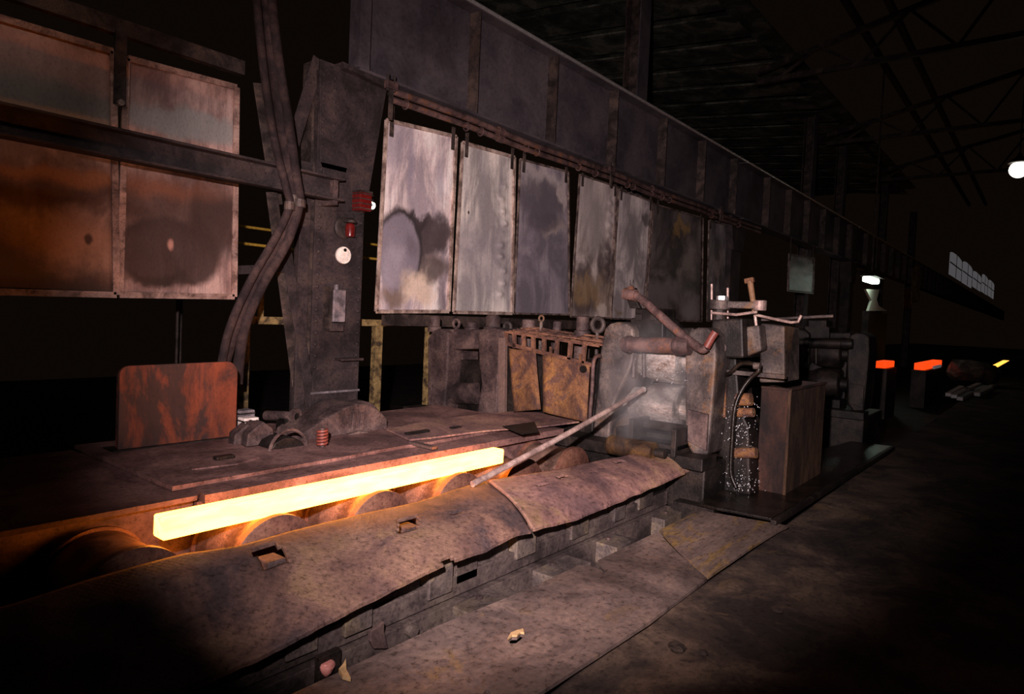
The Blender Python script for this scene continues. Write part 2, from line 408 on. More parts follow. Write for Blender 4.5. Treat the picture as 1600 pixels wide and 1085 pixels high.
# walls and roof of the hall
# roof boards above the bay behind the crane rail, each plank row a part
b = B(); b.box(2, 48, 7.0, 14.2, 10.6, 10.7); ceil = struct('ceiling', b, 'roof', 'dark boarded roof above the crane rail')
for k in range(22):
    b = B(); X = 4+k*1.9
    b.poly([(X, 7.0, 9.8), (X+1.45, 7.0, 9.8), (X+1.45, 13.9, 10.5), (X, 13.9, 10.5)], (0, 0, .05)); obj('roof_panel', b, 'roof', ceil)
for Y, l in ((5.2, 'dark roof purlin above the task lamp'), (4.2, 'dark roof purlin on the column side of the hall'), (-.6, 'dark roof purlin over the middle of the hall')):
    b = B(); b.box(-2, 60, Y-.08, Y+.08, 11.2, 11.4); tag(obj('roof_purlin', b, 'darksteel'), l, 'purlin', 'roof purlins of the main bay')
for k, X in enumerate((12, 20, 28, 36)):
    t = thing('roof_truss', ['roof truss nearest the camera above the girder', 'second roof truss counted from the camera', 'third roof truss counted from the camera', 'farthest roof truss in the dark'][k], 'truss', (X, 7.2, 8.8), 'roof trusses of the main bay')
    b = B(); b.beam((X, 7.2, 8.9), (X, -1.2, 8.9), .14, .14); obj('bottom_chord', b, 'darksteel', t)
    b = B(); b.beam((X, 7.2, 9.2), (X, -1.2, 11.1), .14, .14); obj('top_chord', b, 'darksteel', t)
    for q in range(3):
        y0 = 6.6-q*2.2
        b = B(); b.beam((X, y0, 8.9), (X, y0-1.1, 9.2+.226*(7.2-y0+1.1)), .07, .07); obj('web_bar', b, 'darksteel', t)
        b = B(); b.beam((X, y0-1.1, 9.2+.226*(7.2-y0+1.1)), (X, y0-2.2, 8.9), .07, .07); obj('web_bar', b, 'darksteel', t)

# ------------------------------------------------------------------ main column with corbel
def colmaker():
    Yf, Yb = YW-.15, YW+.25
    xl, xr = PY(489, 450, Yf).x, PY(565, 450, Yf).x
    t = thing('riveted_column', 'riveted steel column carrying the crane girder, with switch box and red lamp', 'column', ((xl+xr)/2, YW, -.7))
    ztop = PY(600, 130, Yf).z
    b = B(); b.box(xl, xr, Yf, Yf+.03, -.7, ztop); obj('front_plate', b, 'column', t, .004)
    b = B(); b.box(xl+.06, xr-.06, Yf+.03, Yb, -.7, ztop); obj('core', b, 'darksteel', t)
    b = B(); b.box(xl-.16, xl-.02, Yf+.06, Yf+.16, -.7, PY(478, 250, Yf).z); obj('side_channel', b, 'column', t, .004)
    b = B(); b.box(xl-.02, xl+.06, Yf+.1, Yf+.3, -.7, ztop); obj('back_web', b, 'darksteel', t)
    b = B(); b.box(xl, xr, Yf-.02, Yf, PY(520, 262, Yf).z-.03, PY(520, 262, Yf).z+.03); obj('splice_band', b, 'column', t, .003)
    b = B(); b.box(xl+.02, xr-.02, Yf-.025, Yf, .45, .95); obj('base_plate', b, 'column', t, .004)
    b = B(); b.box(xl, xr, Yf-.03, Yf-.02, PY(520, 612, Yf).z-.012, PY(520, 612, Yf).z+.012); obj('base_seam', b, 'greybox', t)
    pts = [PY(x, y, Yf-.02) for x, y in ((500, 108), (545, 100), (606, 132), (604, 142), (574, 318), (566, 330), (520, 330), (500, 250))]
    b = B(); b.poly(pts, (0, .32, 0)); obj('corbel', b, 'column', t, .005)
    pa = [PY(x, y, Yf-.12) for x, y in ((536, 96), (612, 133), (612, 140), (540, 106))]
    b = B(); b.poly(pa, (0, .5, 0)); obj('corbel_cap', b, 'column', t, .003)
    bm = bmesh.new(); B_ = B(); B_.bm = bm
    zz = -.1
    while zz < ztop-.15:
        for xx in (xl+.05, xr-.05, xl+.2) if zz < .9 or zz > 3.6 else (xl+.05, xr-.05):
            B_.ball((xx, Yf-.004, zz), .025, 8)
        zz += .135
    o = obj('rivets', bm, 'column', t); o['kind'] = 'stuff'
    b = B(); q = PY(550, 562, Yf-.12); b.box(q.x-.16, q.x+.16, Yf-.14, Yf, q.z-.014, q.z+.014); obj('small_bracket', b, 'cast', t, .003)
    return t, xl, xr, Yf
column, CXL, CXR, CYF = colmaker()
# things fixed to the column
Yd = CYF-.06
c = PY(539, 399, Yd); t = thing('dial_plate', 'round white enamel disc with one dark hole on the column', 'sign', (c.x, CYF-.02, c.z-.1))
b = B(); b.lathe((c.x, CYF, c.z), (0, -1, 0), [(0, .095), (.03, .105), (.045, .10), (.05, .0)]); obj('disc', b, 'white', t, smooth=True)
b = B(); b.cyl((c.x+.005, CYF-.05, c.z+.062), (c.x+.005, CYF-.058, c.z+.062), .02); obj('hole', b, 'castdark', t)
c = PY(542, 358, Yd); t = thing('red_signal_lamp', 'red bulkhead lamp under a dark domed hood on the column', 'lamp', (c.x, CYF, c.z-.12))
b = B(); b.lathe((c.x-.02, CYF, c.z+.01), (0, -1, 0), [(0, .125), (.03, .13), (.05, .11), (.055, .0)]); obj('back_plate', b, 'darksteel', t, smooth=True)
b = B(); b.lathe((c.x+.01, CYF-.11, c.z-.095), (0, 0, 1), [(0, .045), (.01, .055), (.12, .06), (.155, .045), (.17, .01)], 20); obj('red_lens', b, 'redlens', t, smooth=True)
b = B(); b.lathe((c.x+.01, CYF-.11, c.z+.07), (0, 0, 1), [(0, .075), (.03, .07), (.06, .03)], 20); obj('hood', b, 'darksteel', t, smooth=True)
b = B(); b.beam((c.x+.01, CYF, c.z+.09), (c.x+.01, CYF-.13, c.z+.09), .03, .03); obj('arm', b, 'darksteel', t)
c = PY(562, 316, Yd); t = thing('red_box', 'dark red ribbed box high on the right edge of the column', 'box', (c.x, CYF, c.z-.13))
b = B(); b.box(c.x-.08, c.x+.10, CYF-.17, CYF, c.z-.11, c.z+.11); obj('body', b, M['redlens'], t, .012)
for k in range(4):
    b = B(); zz = c.z-.085+k*.057; b.box(c.x-.09, c.x+.11, CYF-.18, CYF-.005, zz-.006, zz+.006); obj('rib', b, 'darksteel', t)
b = B(); b.box(c.x-.085, c.x+.105, CYF-.175, CYF-.004, c.z+.105, c.z+.13); obj('lid', b, 'darksteel', t)
c = PY(524, 478, Yd); t = thing('switch_box', 'grey metal switch box low on the column', 'box', (c.x, CYF, c.z-.27))
b = B(); b.box(c.x-.13, c.x-.09, CYF-.13, CYF, c.z-.27, c.z+.22); obj('side_shield', b, 'darksteel', t)
b = B(); b.box(c.x-.09, c.x+.085, CYF-.15, CYF, c.z-.19, c.z+.19); obj('cover', b, 'greybox', t, .012)
b = B(); b.box(c.x-.10, c.x+.09, CYF-.12, CYF, c.z-.30, c.z-.2); obj('cable_entry', b, 'column', t, .008)
b = B(); b.cyl((c.x, CYF-.07, c.z+.19), (c.x, CYF-.07, c.z+.25), .03); obj('gland', b, 'greybox', t)
b = B(); b.box(c.x+.085, c.x+.17, CYF-.06, CYF, c.z+.03, c.z+.07); obj('fixing_lug', b, 'column', t)
b = B(); b.box(c.x+.09, c.x+.15, CYF-.06, CYF, c.z-.24, c.z-.2); obj('fixing_lug', b, 'column', t)
# small lit lamp beyond the column
c = PY(579, 321, YW+.6); t = thing('work_lamp', 'small lit white lamp just beyond the column', 'lamp', c-Vector((0, 0, .1)))
b = B(); b.lathe(c+Vector((-.03, 0, 0)), (1, 0, 0), [(0, .045), (.03, .055), (.08, .045), (.105, .015)], 18); obj('bulb', b, 'lampwhite', t, smooth=True)
b = B(); b.lathe(c+Vector((-.14, 0, 0)), (1, 0, 0), [(0, .03), (.06, .035), (.10, .06), (.12, .058)], 18); obj('shade', b, 'darksteel', t, smooth=True)
b = B(); b.tube([c+Vector((-.13, 0, 0)), c+Vector((-.2, 0, .05)), Vector((c.x-.2, c.y, 9.85))], .012, 6); obj('cord', b, 'darksteel', t)
p = bpy.data.lights.new('work_lamp_light', 'POINT'); p.energy = 3; p.color = (1, .85, .65); p.shadow_soft_size = .08
po = bpy.data.objects.new('work_lamp_light', p); COL.objects.link(po); po.location = c+Vector((.12, -.05, -.1))-t.location; po.parent = t

# ------------------------------------------------------------------ crane girder spans and rail
YG = YW-.05
zb = PY(760, 181, YG-.2).z; zt = PY(850, 90, YG-.25).z
zb, zt = PY(750, 178, YG-.22).z, PY(985, 150, YG-.22).z
def girder(x0, x1, label, first=False):
    t = thing('crane_girder', label, 'girder', (x0, YG, zb), 'spans of the crane runway')
    b = B(); b.box(x0, x1, YG-.012, YG+.012, zb, zt); obj('web', b, 'girder', t)
    b = B(); b.box(x0, x1, YG-.22, YG+.22, zb-.035, zb); obj('bottom_flange', b, 'girder', t, .004)
    b = B(); b.box(x0, x1, YG-.22, YG+.22, zt, zt+.035); obj('top_flange', b, 'girder', t, .004)
    b = B(); b.box(x0, x1, YG-.11, YG+.11, zt+.035, zt+.055); cr = obj('crane_rail', b, 'rail', t, .01)
    b = B(); b.box(x0, x1, YG-.05, YG+.05, zt+.055, zt+.14); obj('rail_head', b, 'rail', cr, .015)
    b = B(); b.tube([(x0, YG-.245, zt+.03), (x1, YG-.245, zt+.03)], .028, 16); obj('highlight_bar', b, 'bright', t, smooth=True)  # added bright bar that makes the highlight along the flange edge
    if first: xs = [PY(562, 50, YG-.1).x, PY(740, 90, YG-.1).x, PY(862, 150, YG-.1).x, PY(957, 190, YG-.1).x]
    else: xs = []
    dx = 2.05; x = (xs[-1] if xs else x0)+dx
    while x < x1-.3: xs.append(x); x += dx
    for q, x in enumerate(xs):
        b = B(); w = .16 if (first and q == 0) else .014
        b.box(x-w/2, x+w/2, YG-.21, YG-.012, zb, zt); obj('stiffener', b, 'girder' if w > .1 else 'darksteel', t)
    return t
GX0 = PY(548, 60, YG).x
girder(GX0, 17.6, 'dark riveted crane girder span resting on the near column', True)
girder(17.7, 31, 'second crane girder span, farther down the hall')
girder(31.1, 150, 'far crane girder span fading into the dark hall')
for X, l in ((17.65, 'second crane column down the hall behind the hung panels'), (31.05, 'third crane column far down the hall')):
    t = thing('crane_column', l, 'column', (X, YW, -.7), 'far crane columns')
    b = B(); b.box(X-.35, X+.35, YW-.15, YW+.2, -.7, zb-.3); obj('shaft', b, 'column', t, .01)
    b = B(); b.poly([(X-.35, YW-.2, zb-.9), (X+.35, YW-.2, zb-.9), (X+.6, YW-.2, zb-.036), (X-.6, YW-.2, zb-.036)], (0, .45, 0)); obj('corbel', b, 'column', t, .01)
# posts of the upper wall above the rail
for (x, y0, wd, l) in ((1003, 158, .45, 'broad pale post rising above the near girder span'), (1270, 300, .5, 'first thin post above the second girder span'), (1318, 335, .5, 'second thin post above the second girder span'),
                    (1384, 368, .5, 'post above the far girder, left of the lit arched panes'), (1429, 392, .5, 'farthest post above the crane rail beside the arched panes')):
    q = PY(x, y0, YW+.55); t = thing('upper_post', l, 'post', (q.x, YW+.55, -.7), 'posts above the crane rail')
    b = B(); b.box(q.x-wd/2, q.x+wd/2, YW+.55, YW+.58, -.7, 9.75); obj('flange', b, 'girder', t)
    b = B(); b.box(q.x-.02, q.x+.02, YW+.58, YW+.9, -.7, 9.75); obj('web', b, 'darksteel', t)
    b = B(); b.box(q.x-wd/2, q.x+wd/2, YW+.9, YW+.93, -.7, 9.75); obj('flange', b, 'darksteel', t)
# arched daylit panes far away above the girder
for k, (x0, x1, yt, yb_) in enumerate(((1484, 1503, 389, 433), (1504, 1519, 404, 446), (1520, 1533, 420, 452), (1534, 1543, 425, 460), (1544, 1553, 434, 466))):
    a, d = PY(x0, (yt+yb_)/2+4, YW+.6), PY(x1, (yt+yb_)/2+6, YW+.6); z0 = PY(x0, yb_-4, YW+.6).z; z1 = PY(x0, yt, YW+.6).z
    pts = [(a.x, YW+.6, z0), (d.x, YW+.6, z0)] + [((a.x+d.x)/2+(d.x-a.x)/2*math.cos(th), YW+.6, z1-(z1-z0)*.12+(z1-z0)*.12*math.sin(th)) for th in [i*math.pi/8 for i in range(9)]]
    b = B(); b.poly(pts, (0, .05, 0)); w = struct('window_%d' % (k+1), b, 'daylight', '%s of five dim daylit arched panes far down the hall' % ['leftmost', 'second from the left', 'middle one', 'second from the right', 'rightmost'][k])
    b = B(); mx = (a.x+d.x)/2; b.box(mx-.05, mx+.05, YW+.56, YW+.6, z0, z1); obj('glazing_bar', b, 'darksteel', w)
    b = B(); b.box(a.x, d.x, YW+.56, YW+.6, (z0+z1)/2-.05, (z0+z1)/2+.05); obj('glazing_bar', b, 'darksteel', w)

# ------------------------------------------------------------------ twin pipes below the girder, with hooks
YP = YW-.28
for dy, r, l in ((0, .045, 'upper of two rusty pipes running below the crane girder'), (13, .04, 'lower of two rusty pipes, just above the hung panels')):
    a, d = PY(612, 152+dy, YP), PY(950, 262+dy*.75, YP); z = (a.z+d.z)/2
    t = thing('pipe', l, 'pipe', (a.x, YP, z), 'twin pipes below the girder')
    b = B(); b.tube([(a.x, YP, z)]+[(a.x+(19-a.x)*k/10, YP, z+.02*math.sin(k*2.1)) for k in range(1, 11)], r, 12); obj('pipe_run', b, 'pipe', t, smooth=True)
    for X in (7.6, 12.5):
        b = B(); b.cyl((X-.06, YP, z), (X+.06, YP, z), r*1.35, seg=12); obj('coupling', b, 'pipe', t, smooth=True)
for k, x in enumerate((606, 951, 1123)):
    q = PY(x, 160+(x-606)*.33, YP); t = thing('pipe_hook', ['clustered pipe clamp beside the column corbel', 'pipe hanger under the middle of the girder', 'small far pipe hanger under the girder'][k], 'bracket', (q.x, YP, q.z-.05), 'hangers of the twin pipes')
    zc = zb-.035
    b = B(); b.box(q.x-.03, q.x+.03, YP-.065, YP-.045, q.z-.22, zc); obj('strap', b, 'darksteel', t)
    b = B(); b.box(q.x-.09, q.x+.09, YP-.09, YP-.02, zc-.12, zc-.02); obj('clamp', b, 'pipe', t, .01)
    for s in (-1, 1):
        b = B(); b.cyl((q.x+s*.05, YP-.05, zc-.14), (q.x+s*.05, YP-.05, zc+.06), .018, seg=8); obj('bolt', b, 'darksteel', t)
    b = B(); b.box(q.x-.03, q.x+.03, YP-.065, YP+.2, zc-.02, zc); obj('seat', b, 'darksteel', t)

# ------------------------------------------------------------------ hung sheet-metal panels
def frame_strip(p0, p1, w, nrm, th):
    b = B(); b.beam(p0, p1, th, w, (p1-p0).cross(nrm)); return b
def hung_panel(quad, Y, label, mat, group, disp=None, res=(24, 48), hang=True, rim='rim', rw=.05, hx=(.06, .94), gird=False):
    tl, tr, br, bl = (PY(x, y, Y) for x, y in quad)
    t = thing('hung_panel', label, 'panel', (bl+br)/2, group)
    obj('sheet', sheet(bl, br, tr, tl, *res, .012, disp), mat, t)
    nrm = Vector((0, -1, 0)); o = nrm*.012
    for p0, p1 in ((bl, br), (br, tr), (tr, tl), (tl, bl)):
        b = frame_strip(p0+o, p1+o, rw, nrm, .03); obj('edge_strip', b, rim if not isinstance(rim, str) else M[rim], t, .003)
    if gird:
        for s in hx:
            p = tl.lerp(tr, s); b = B(); b.box(p.x-.04, p.x+.04, Y-.02, Y+.0, p.z-.2, zb-.035); obj('hanger_strap', b, 'darksteel', t)
    if hang:
        for s in hx:
            p = tl.lerp(tr, s); b = B(); b.box(p.x-.03, p.x+.03, Y-.035, Y-.02, p.z-.2, PY(700, 200, YP).z if False else ZP+.03); obj('hanger_strap', b, 'darksteel', t)
            b = B(); b.torus((p.x, YP, ZP), (1, 0, 0), .055, .012, 14, 6); obj('hanger_hook', b, 'pipe', t)
    return t
ZP = (PY(612, 165, YP).z+PY(950, 272, YP).z)/2
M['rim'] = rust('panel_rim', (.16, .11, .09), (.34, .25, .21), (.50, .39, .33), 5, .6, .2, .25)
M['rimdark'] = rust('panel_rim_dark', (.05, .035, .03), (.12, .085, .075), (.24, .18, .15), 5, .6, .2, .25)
LG = ((.42, .36, .37), (.55, .47, .46), (.66, .57, .54))
mats = [
 panel_mat('sheet_one', ((.36, .30, .32), (.52, .43, .42), (.62, .52, .49)), (.30, .26, .29),
    [(.66, .41, .38, .12, (.055, .04, .042), .25, .10, .95), (.45, .49, .22, .07, (.04, .03, .032), .25, .10, .95), (.55, .24, .5, .07, (.075, .055, .05), .35, .06, .9), (.28, .345, .32, .222, (.035, .028, .03), .10, .05, 1), (.27, .33, .285, .20, (.20, .175, .205), .10, .05, 1), (.18, .24, .14, .11, (.30, .265, .305), .5, .06, .95), (.42, .36, .1, .06, (.13, .11, .13), .8, .1, .8),
     (.55, .13, .22, .09, (.58, .46, .36), .5, .12, .9), (.2, .08, .2, .07, (.16, .11, .08), .5, .15, .8), (.9, .09, .08, .1, (.12, .10, .12), .4, .12, .7), (.12, .87, .12, .1, (.26, .23, .27), .7, .1, .7), (.38, .80, .04, .16, (.24, .21, .26), .8, .03, .7), (.80, .74, .05, .16, (.28, .25, .29), .8, .03, .7)]),
 panel_mat('sheet_two', ((.34, .31, .30), (.46, .42, .39), (.56, .51, .46)), (.24, .22, .23),
    [(.35, .42, .5, .12, (.25, .22, .24), .8, .12, .7), (.6, .22, .5, .1, (.26, .23, .25), .9, .1, .6), (.42, .80, .06, .25, (.27, .25, .26), .9, .03, .6), (.17, .6, .015, .01, (.03, .02, .02), .4, 0, 1), (.75, .86, .06, .16, (.2, .18, .2), .9, .03, .6)]),
 panel_mat('sheet_three', ((.155, .135, .155), (.18, .155, .178), (.22, .19, .21)), (.15, .13, .15),
    [(.4, .93, .5, .07, (.40, .35, .34), .8, .2, .8), (.5, .78, .55, .13, (.10, .085, .10), .3, .06, .85), (.72, .59, .22, .04, (.34, .28, .26), .5, .1, .9), (.5, .63, .35, .06, (.09, .075, .09), .4, .06, .8), (.8, .87, .10, .08, (.42, .36, .34), .5, .2, .8), (.93, .82, .05, .12, (.4, .34, .33), .5, .1, .8)]),
 panel_mat('sheet_four', ((.20, .16, .145), (.34, .28, .26), (.46, .39, .36)), (.16, .13, .12),
    [(.5, .8, .6, .3, (.42, .37, .36), .6, .2, .6), (.4, .18, .5, .13, (.24, .15, .07), .6, .2, .8), (.25, .3, .2, .06, (.10, .08, .08), .6, .2, .8), (.85, .35, .18, .14, (.08, .06, .06), .6, .2, .8), (.75, .09, .13, .05, (.52, .44, .38), .3, .1, .9), (.3, .06, .3, .05, (.06, .045, .05), .6, .1, .7)]),
 panel_mat('sheet_five', ((.30, .26, .26), (.42, .37, .36), (.52, .46, .44)), (.24, .21, .21),
    [(.5, .7, .35, .08, (.20, .175, .18), .7, .2, .7), (.85, .86, .2, .07, (.06, .05, .055), .5, .15, .8), (.55, .33, .07, .03, (.08, .06, .06), .5, .3, .7), (.2, .05, .16, .02, (.2, .14, .08), .6, .2, .7)]),
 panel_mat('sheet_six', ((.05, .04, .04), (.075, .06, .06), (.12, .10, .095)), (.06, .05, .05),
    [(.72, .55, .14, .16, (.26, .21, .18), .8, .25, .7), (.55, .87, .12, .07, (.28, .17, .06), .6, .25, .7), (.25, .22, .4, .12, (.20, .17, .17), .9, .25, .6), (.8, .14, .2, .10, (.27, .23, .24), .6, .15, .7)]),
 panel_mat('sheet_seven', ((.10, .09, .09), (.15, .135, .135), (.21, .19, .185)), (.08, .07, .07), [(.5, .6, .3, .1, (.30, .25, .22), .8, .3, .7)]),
]
def dents_one(u, v): return -.02*math.sin(math.pi*u)*math.sin(math.pi*v) + .018*math.exp(-((u-.92)/.05)**2)*math.exp(-((v-.72)/.05)**2) + .02*noise.noise((u*4, v*6, 0))
def dents_two(u, v):
    d = .012*noise.noise((u*3, v*5, 4))
    for vv in (.80, .72, .645, .57, .43, .36, .27, .19, .12): d += (.045 if vv < .8 else .03)*math.exp(-((u-.80+.04*math.sin(vv*20))/.055)**2)*math.exp(-((v-vv)/.018)**2)
    return d
def dents_three(u, v): return .02*math.exp(-((u-.65)/.25)**2)*math.exp(-((v-.62-.1*(u-.5)**2)/.05)**2)+.02*math.sin(u*9)*max(0, v-.8)
def dents_four(u, v):
    d = .014*noise.noise((u*4, v*6, 9))
    for vv in (.86, .78, .70, .62, .5, .42, .34): d += .035*math.exp(-((u-.85)/.07)**2)*math.exp(-((v-vv)/.022)**2)
    return d
def dents_any(u, v): return .014*noise.noise((u*3, v*6, 14))
quads = [((603, 188), (712, 214), (700, 487), (587, 487)), ((722, 223), (803, 246), (799, 490), (708, 488)), ((812, 249), (887, 269), (889, 492), (802, 490)),
         ((905, 273), (963, 292), (953, 497), (891, 495)), ((966, 296), (1018, 315), (1005, 500), (954, 498)), ((1021, 319), (1098, 341), (1096, 503), (1007, 500)), ((1107, 345), (1139, 353), (1133, 500), (1104, 502))]
names = ['hung sheet panel nearest the column, with a large torn dark stain', 'pale hung panel with a column of dents down its right side', 'purple-grey hung panel with a dark curved dent across its upper half',
         'mottled brown and pale hung panel just right of a dark gap', 'light grey narrow hung panel behind the mill stand top', 'sooty nearly black hung panel behind the bent pipe', 'narrow grey hung panel at the far right of the row']
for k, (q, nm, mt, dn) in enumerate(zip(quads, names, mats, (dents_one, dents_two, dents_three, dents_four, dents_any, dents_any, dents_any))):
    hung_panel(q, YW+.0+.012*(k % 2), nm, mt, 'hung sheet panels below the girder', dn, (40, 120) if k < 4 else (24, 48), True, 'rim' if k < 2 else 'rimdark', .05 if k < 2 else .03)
# left pair of panels behind the beam: stains plus reflected-light tints in the colour
YL = YW+.22
ml = panel_mat('sheet_left', ((.20, .125, .105), (.27, .17, .145), (.32, .21, .18)), (.17, .10, .085),
    [(.6, .74, .7, .11, (.19, .175, .155), .35, .04, .9), (.75, .90, .6, .08, (.38, .22, .19), .6, .05, .7), (.5, .41, .9, .09, (.05, .022, .014), .5, .08, .85), (.75, .46, .5, .03, (.30, .12, .05), .8, .05, .7), (.75, .18, .35, .10, (.31, .16, .10), .7, .12, .8), (.55, .03, .6, .12, (.018, .010, .008), .6, .10, .95), (.86, .22, .02, .02, (.03, .015, .01), .5, .03, .9), (.2, .1, .5, .25, (.04, .018, .012), .8, .1, .8)], rough=.5, metal=.35)
mr = panel_mat('sheet_right', ((.22, .135, .12), (.30, .19, .165), (.36, .24, .21)), (.16, .095, .08),
    [(.7, .78, .8, .07, (.26, .24, .225), .35, .05, .9), (.25, .93, .3, .04, (.16, .09, .09), .8, .1, .7), (.12, .62, .25, .04, (.05, .035, .035), .8, .1, .8), (.45, .40, .75, .14, (.055, .027, .02), .5, .06, .9), (.40, .19, .48, .155, (.045, .024, .02), .12, .03, .95), (.85, .33, .30, .13, (.05, .027, .022), .3, .03, .9), (.4, .225, .025, .022, (.45, .22, .17), .6, .03, .9), (.2, .48, .5, .04, (.22, .08, .04), .9, .05, .6), (.3, .07, .3, .03, (.03, .016, .012), .6, .1, .8)], rough=.5, metal=.35)
M['rimpink'] = rust('panel_rim_pink', (.14, .085, .07), (.36, .22, .18), (.46, .30, .25), 5, .6, .2, .25)
hung_panel(((-170, -22), (176, 81), (181, 461), (-170, 452)), YL, 'brown hung sheet panel at the left edge of the picture', ml, 'brown hung panels left of the column', dents_any, (24, 48), False, 'rimpink', .06)
hung_panel(((197, 91), (369, 137), (365, 464), (186, 461)), YL+.01, 'brown hung sheet panel with a big dark oval stain, left of the column', mr, 'brown hung panels left of the column', dents_any, (24, 48), False, 'rimpink', .06)
q = PY(187, 100, YL-.03); t = thing('panel_latch', 'dark vertical strap in the gap between the two brown panels', 'strap', (q.x, YL-.04, PY(185, 170, YL).z))
b = B(); b.box(q.x-.05, q.x+.05, YL-.06, YL-.02, PY(185, 165, YL).z, PY(380, 118, YL).z+.02); obj('strap', b, 'darksteel', t)
b = B(); b.cyl((q.x, YL-.10, PY(185, 163, YL).z), (q.x, YL-.03, PY(185, 163, YL).z), .03, seg=10); obj('pin', b, 'rim', t)
b = B(); b.box(q.x-4, PY(380, 130, YL).x, YL-.03, YL+.06, PY(380, 118, YL).z, PY(380, 118, YL).z+.15); tag(obj('hanging_rail', b, 'darksteel'), 'dark rail from which the two brown panels hang', 'beam')
# added fill lamp, unseen beyond the left edge, brightens the brown panels
fp = Vector((.6, 4.2, 5.6)); ft = PY(150, 170, YL)
t = thing('added_fill_lamp', 'added hooded fill lamp out of frame, brightening the brown panels', 'lamp', fp)
fd = (ft-fp).normalized()
b = B(); b.lathe(fp-fd*.3, fd, [(0, .05), (.05, .1), (.25, .2), (.27, .2)], 20); obj('hood', b, 'darksteel', t, smooth=True)
b = B(); b.cyl(fp-fd*.2, (fp.x, fp.y, 11.2), .02, seg=8); obj('hanger', b, 'darksteel', t)
L_ = bpy.data.lights.new('added_fill_beam', 'SPOT'); L_.energy = 72; L_.color = (1.0, .78, .70); L_.spot_size = math.radians(62); L_.spot_blend = .9; L_.shadow_soft_size = .12
lo = bpy.data.objects.new('added_fill_beam', L_); COL.objects.link(lo); lo.parent = t; lo.rotation_euler = fd.to_track_quat('-Z', 'Y').to_euler()
# horizontal beam in front of the left panels, framed into the column
YB = YW-.35
a = PY(430, 258, YB); a2 = PY(430, 297, YB); xe = PY(531, 285, YB).x
t = thing('cross_beam', 'dark channel beam crossing in front of the brown panels to the column', 'beam', (xe-2, YB, a2.z))
b = B(); b.box(-2.5, xe-.1, YB+.02, YB+.05, a2.z, a.z); obj('web', b, 'column', t)
b = B(); b.box(-2.5, xe, YB-.1, YB+.05, a.z-.025, a.z); obj('top_flange', b, 'column', t, .004)
b = B(); b.box(-2.5, xe, YB-.1, YB+.05, a2.z, a2.z+.025); obj('bottom_flange', b, 'column', t, .004)
b = B(); b.box(xe-.12, xe-.06, YB-.06, CYF, a2.z-.05, a.z-.03); obj('end_cleat', b, 'cast', t, .004)

# ------------------------------------------------------------------ struts, braces and hoses left of the column
def strut(p, q, Y, w, label, mat='column', d=.1):
    a, c = PY(*p, Y), PY(*q, Y); t = thing('angle_strut', label, 'strut', c if c.z < a.z else a, 'angle struts beside the column')
    b = B(); b.beam(a, c, .014, w, (1, 0, 0)); obj('face_leg', b, mat, t, .003)
    s = (c-a).cross(Vector((0, 1, 0))).normalized()*(w/2)
    b = B(); b.beam(a+s+Vector((0, d/2, 0)), c+s+Vector((0, d/2, 0)), d, .014, (1, 0, 0)); obj('return_leg', b, 'darksteel', t)
    return t
strut((498, 92), (446, 262), YW-.1, .15, 'upper diagonal strut from the corbel down to the cross beam')
strut((404, 130), (433, 320), YW+.05, .13, 'dim upright strut behind the hoses above the cross beam', 'darksteel')
strut((424, 300), (470, 645), YW-.05, .13, 'dark leaning strut below the cross beam, the left of the pair', 'darksteel')
strut((444, 375), (489, 645), YW-.15, .12, 'brown leaning strut beside the column, the right of the pair')
b = B(); a = PY(374, 422, YW-.1); d = PY(446, 419, YW-.1); b.beam(a, d, .06, .09); tag(obj('cross_bracket', b, 'column'), 'short horizontal bracket bolted across the leaning struts', 'bracket')
hp = [[(412, -30), (425, 90), (440, 190), (452, 270), (458, 312), (438, 372), (402, 436), (372, 500), (352, 560), (348, 590)],
      [(420, -30), (434, 90), (450, 190), (462, 275), (467, 318), (448, 378), (410, 445), (384, 505), (374, 560), (371, 600)],
      [(398, -30), (412, 110), (428, 215), (446, 290), (452, 322), (430, 372), (392, 438), (360, 510), (346, 570), (344, 600)]]
for k, (h, r) in enumerate(zip(hp, (.06, .052, .04))):
    pts = [PY(x, y, YW-.62-.05*k) for x, y in h]
    t = thing('hanging_hose', ['thick rubber hose hanging in the middle of the bundle left of the column', 'hose on the right of the bundle left of the column', 'thinner hose on the left of the hanging bundle'][k], 'hose', pts[-1], 'hoses hanging left of the column')
    b = B(); b.tube(spline(pts, 10), r, 12); obj('hose_run', b, 'hose', t, smooth=True)
    m_ = pts[5]; b = B(); b.cyl(pts[4]+Vector((0, 0, .04)), pts[4]-Vector((0, 0, .04)), r*1.3, seg=12); obj('clip', b, 'darksteel', t)
for (x0, y0, x1, y1, Y, l) in ((366, 379, 625, 392, 9.5, 'thin yellow rail glimpsed left and right of the column'), (366, 352, 625, 367, 10.2, 'upper thin yellow rail glimpsed behind the column')):
    a, d = PY(x0, y0, Y), PY(x1, y1, Y); t = thing('yellow_rail', l, 'rail', (a.x, Y, a.z-.05), 'yellow rails behind the column')
    b = B(); b.cyl((a.x-1, Y, a.z), (d.x+1.5, Y, a.z), .022, seg=10); obj('bar', b, 'yellow', t)
    for s in (0, 1):
        b = B(); X = a.x-.8 if s == 0 else d.x+1.3; b.cyl((X, Y, -.7), (X, Y, a.z), .022, seg=10); obj('post', b, 'darksteel', t)
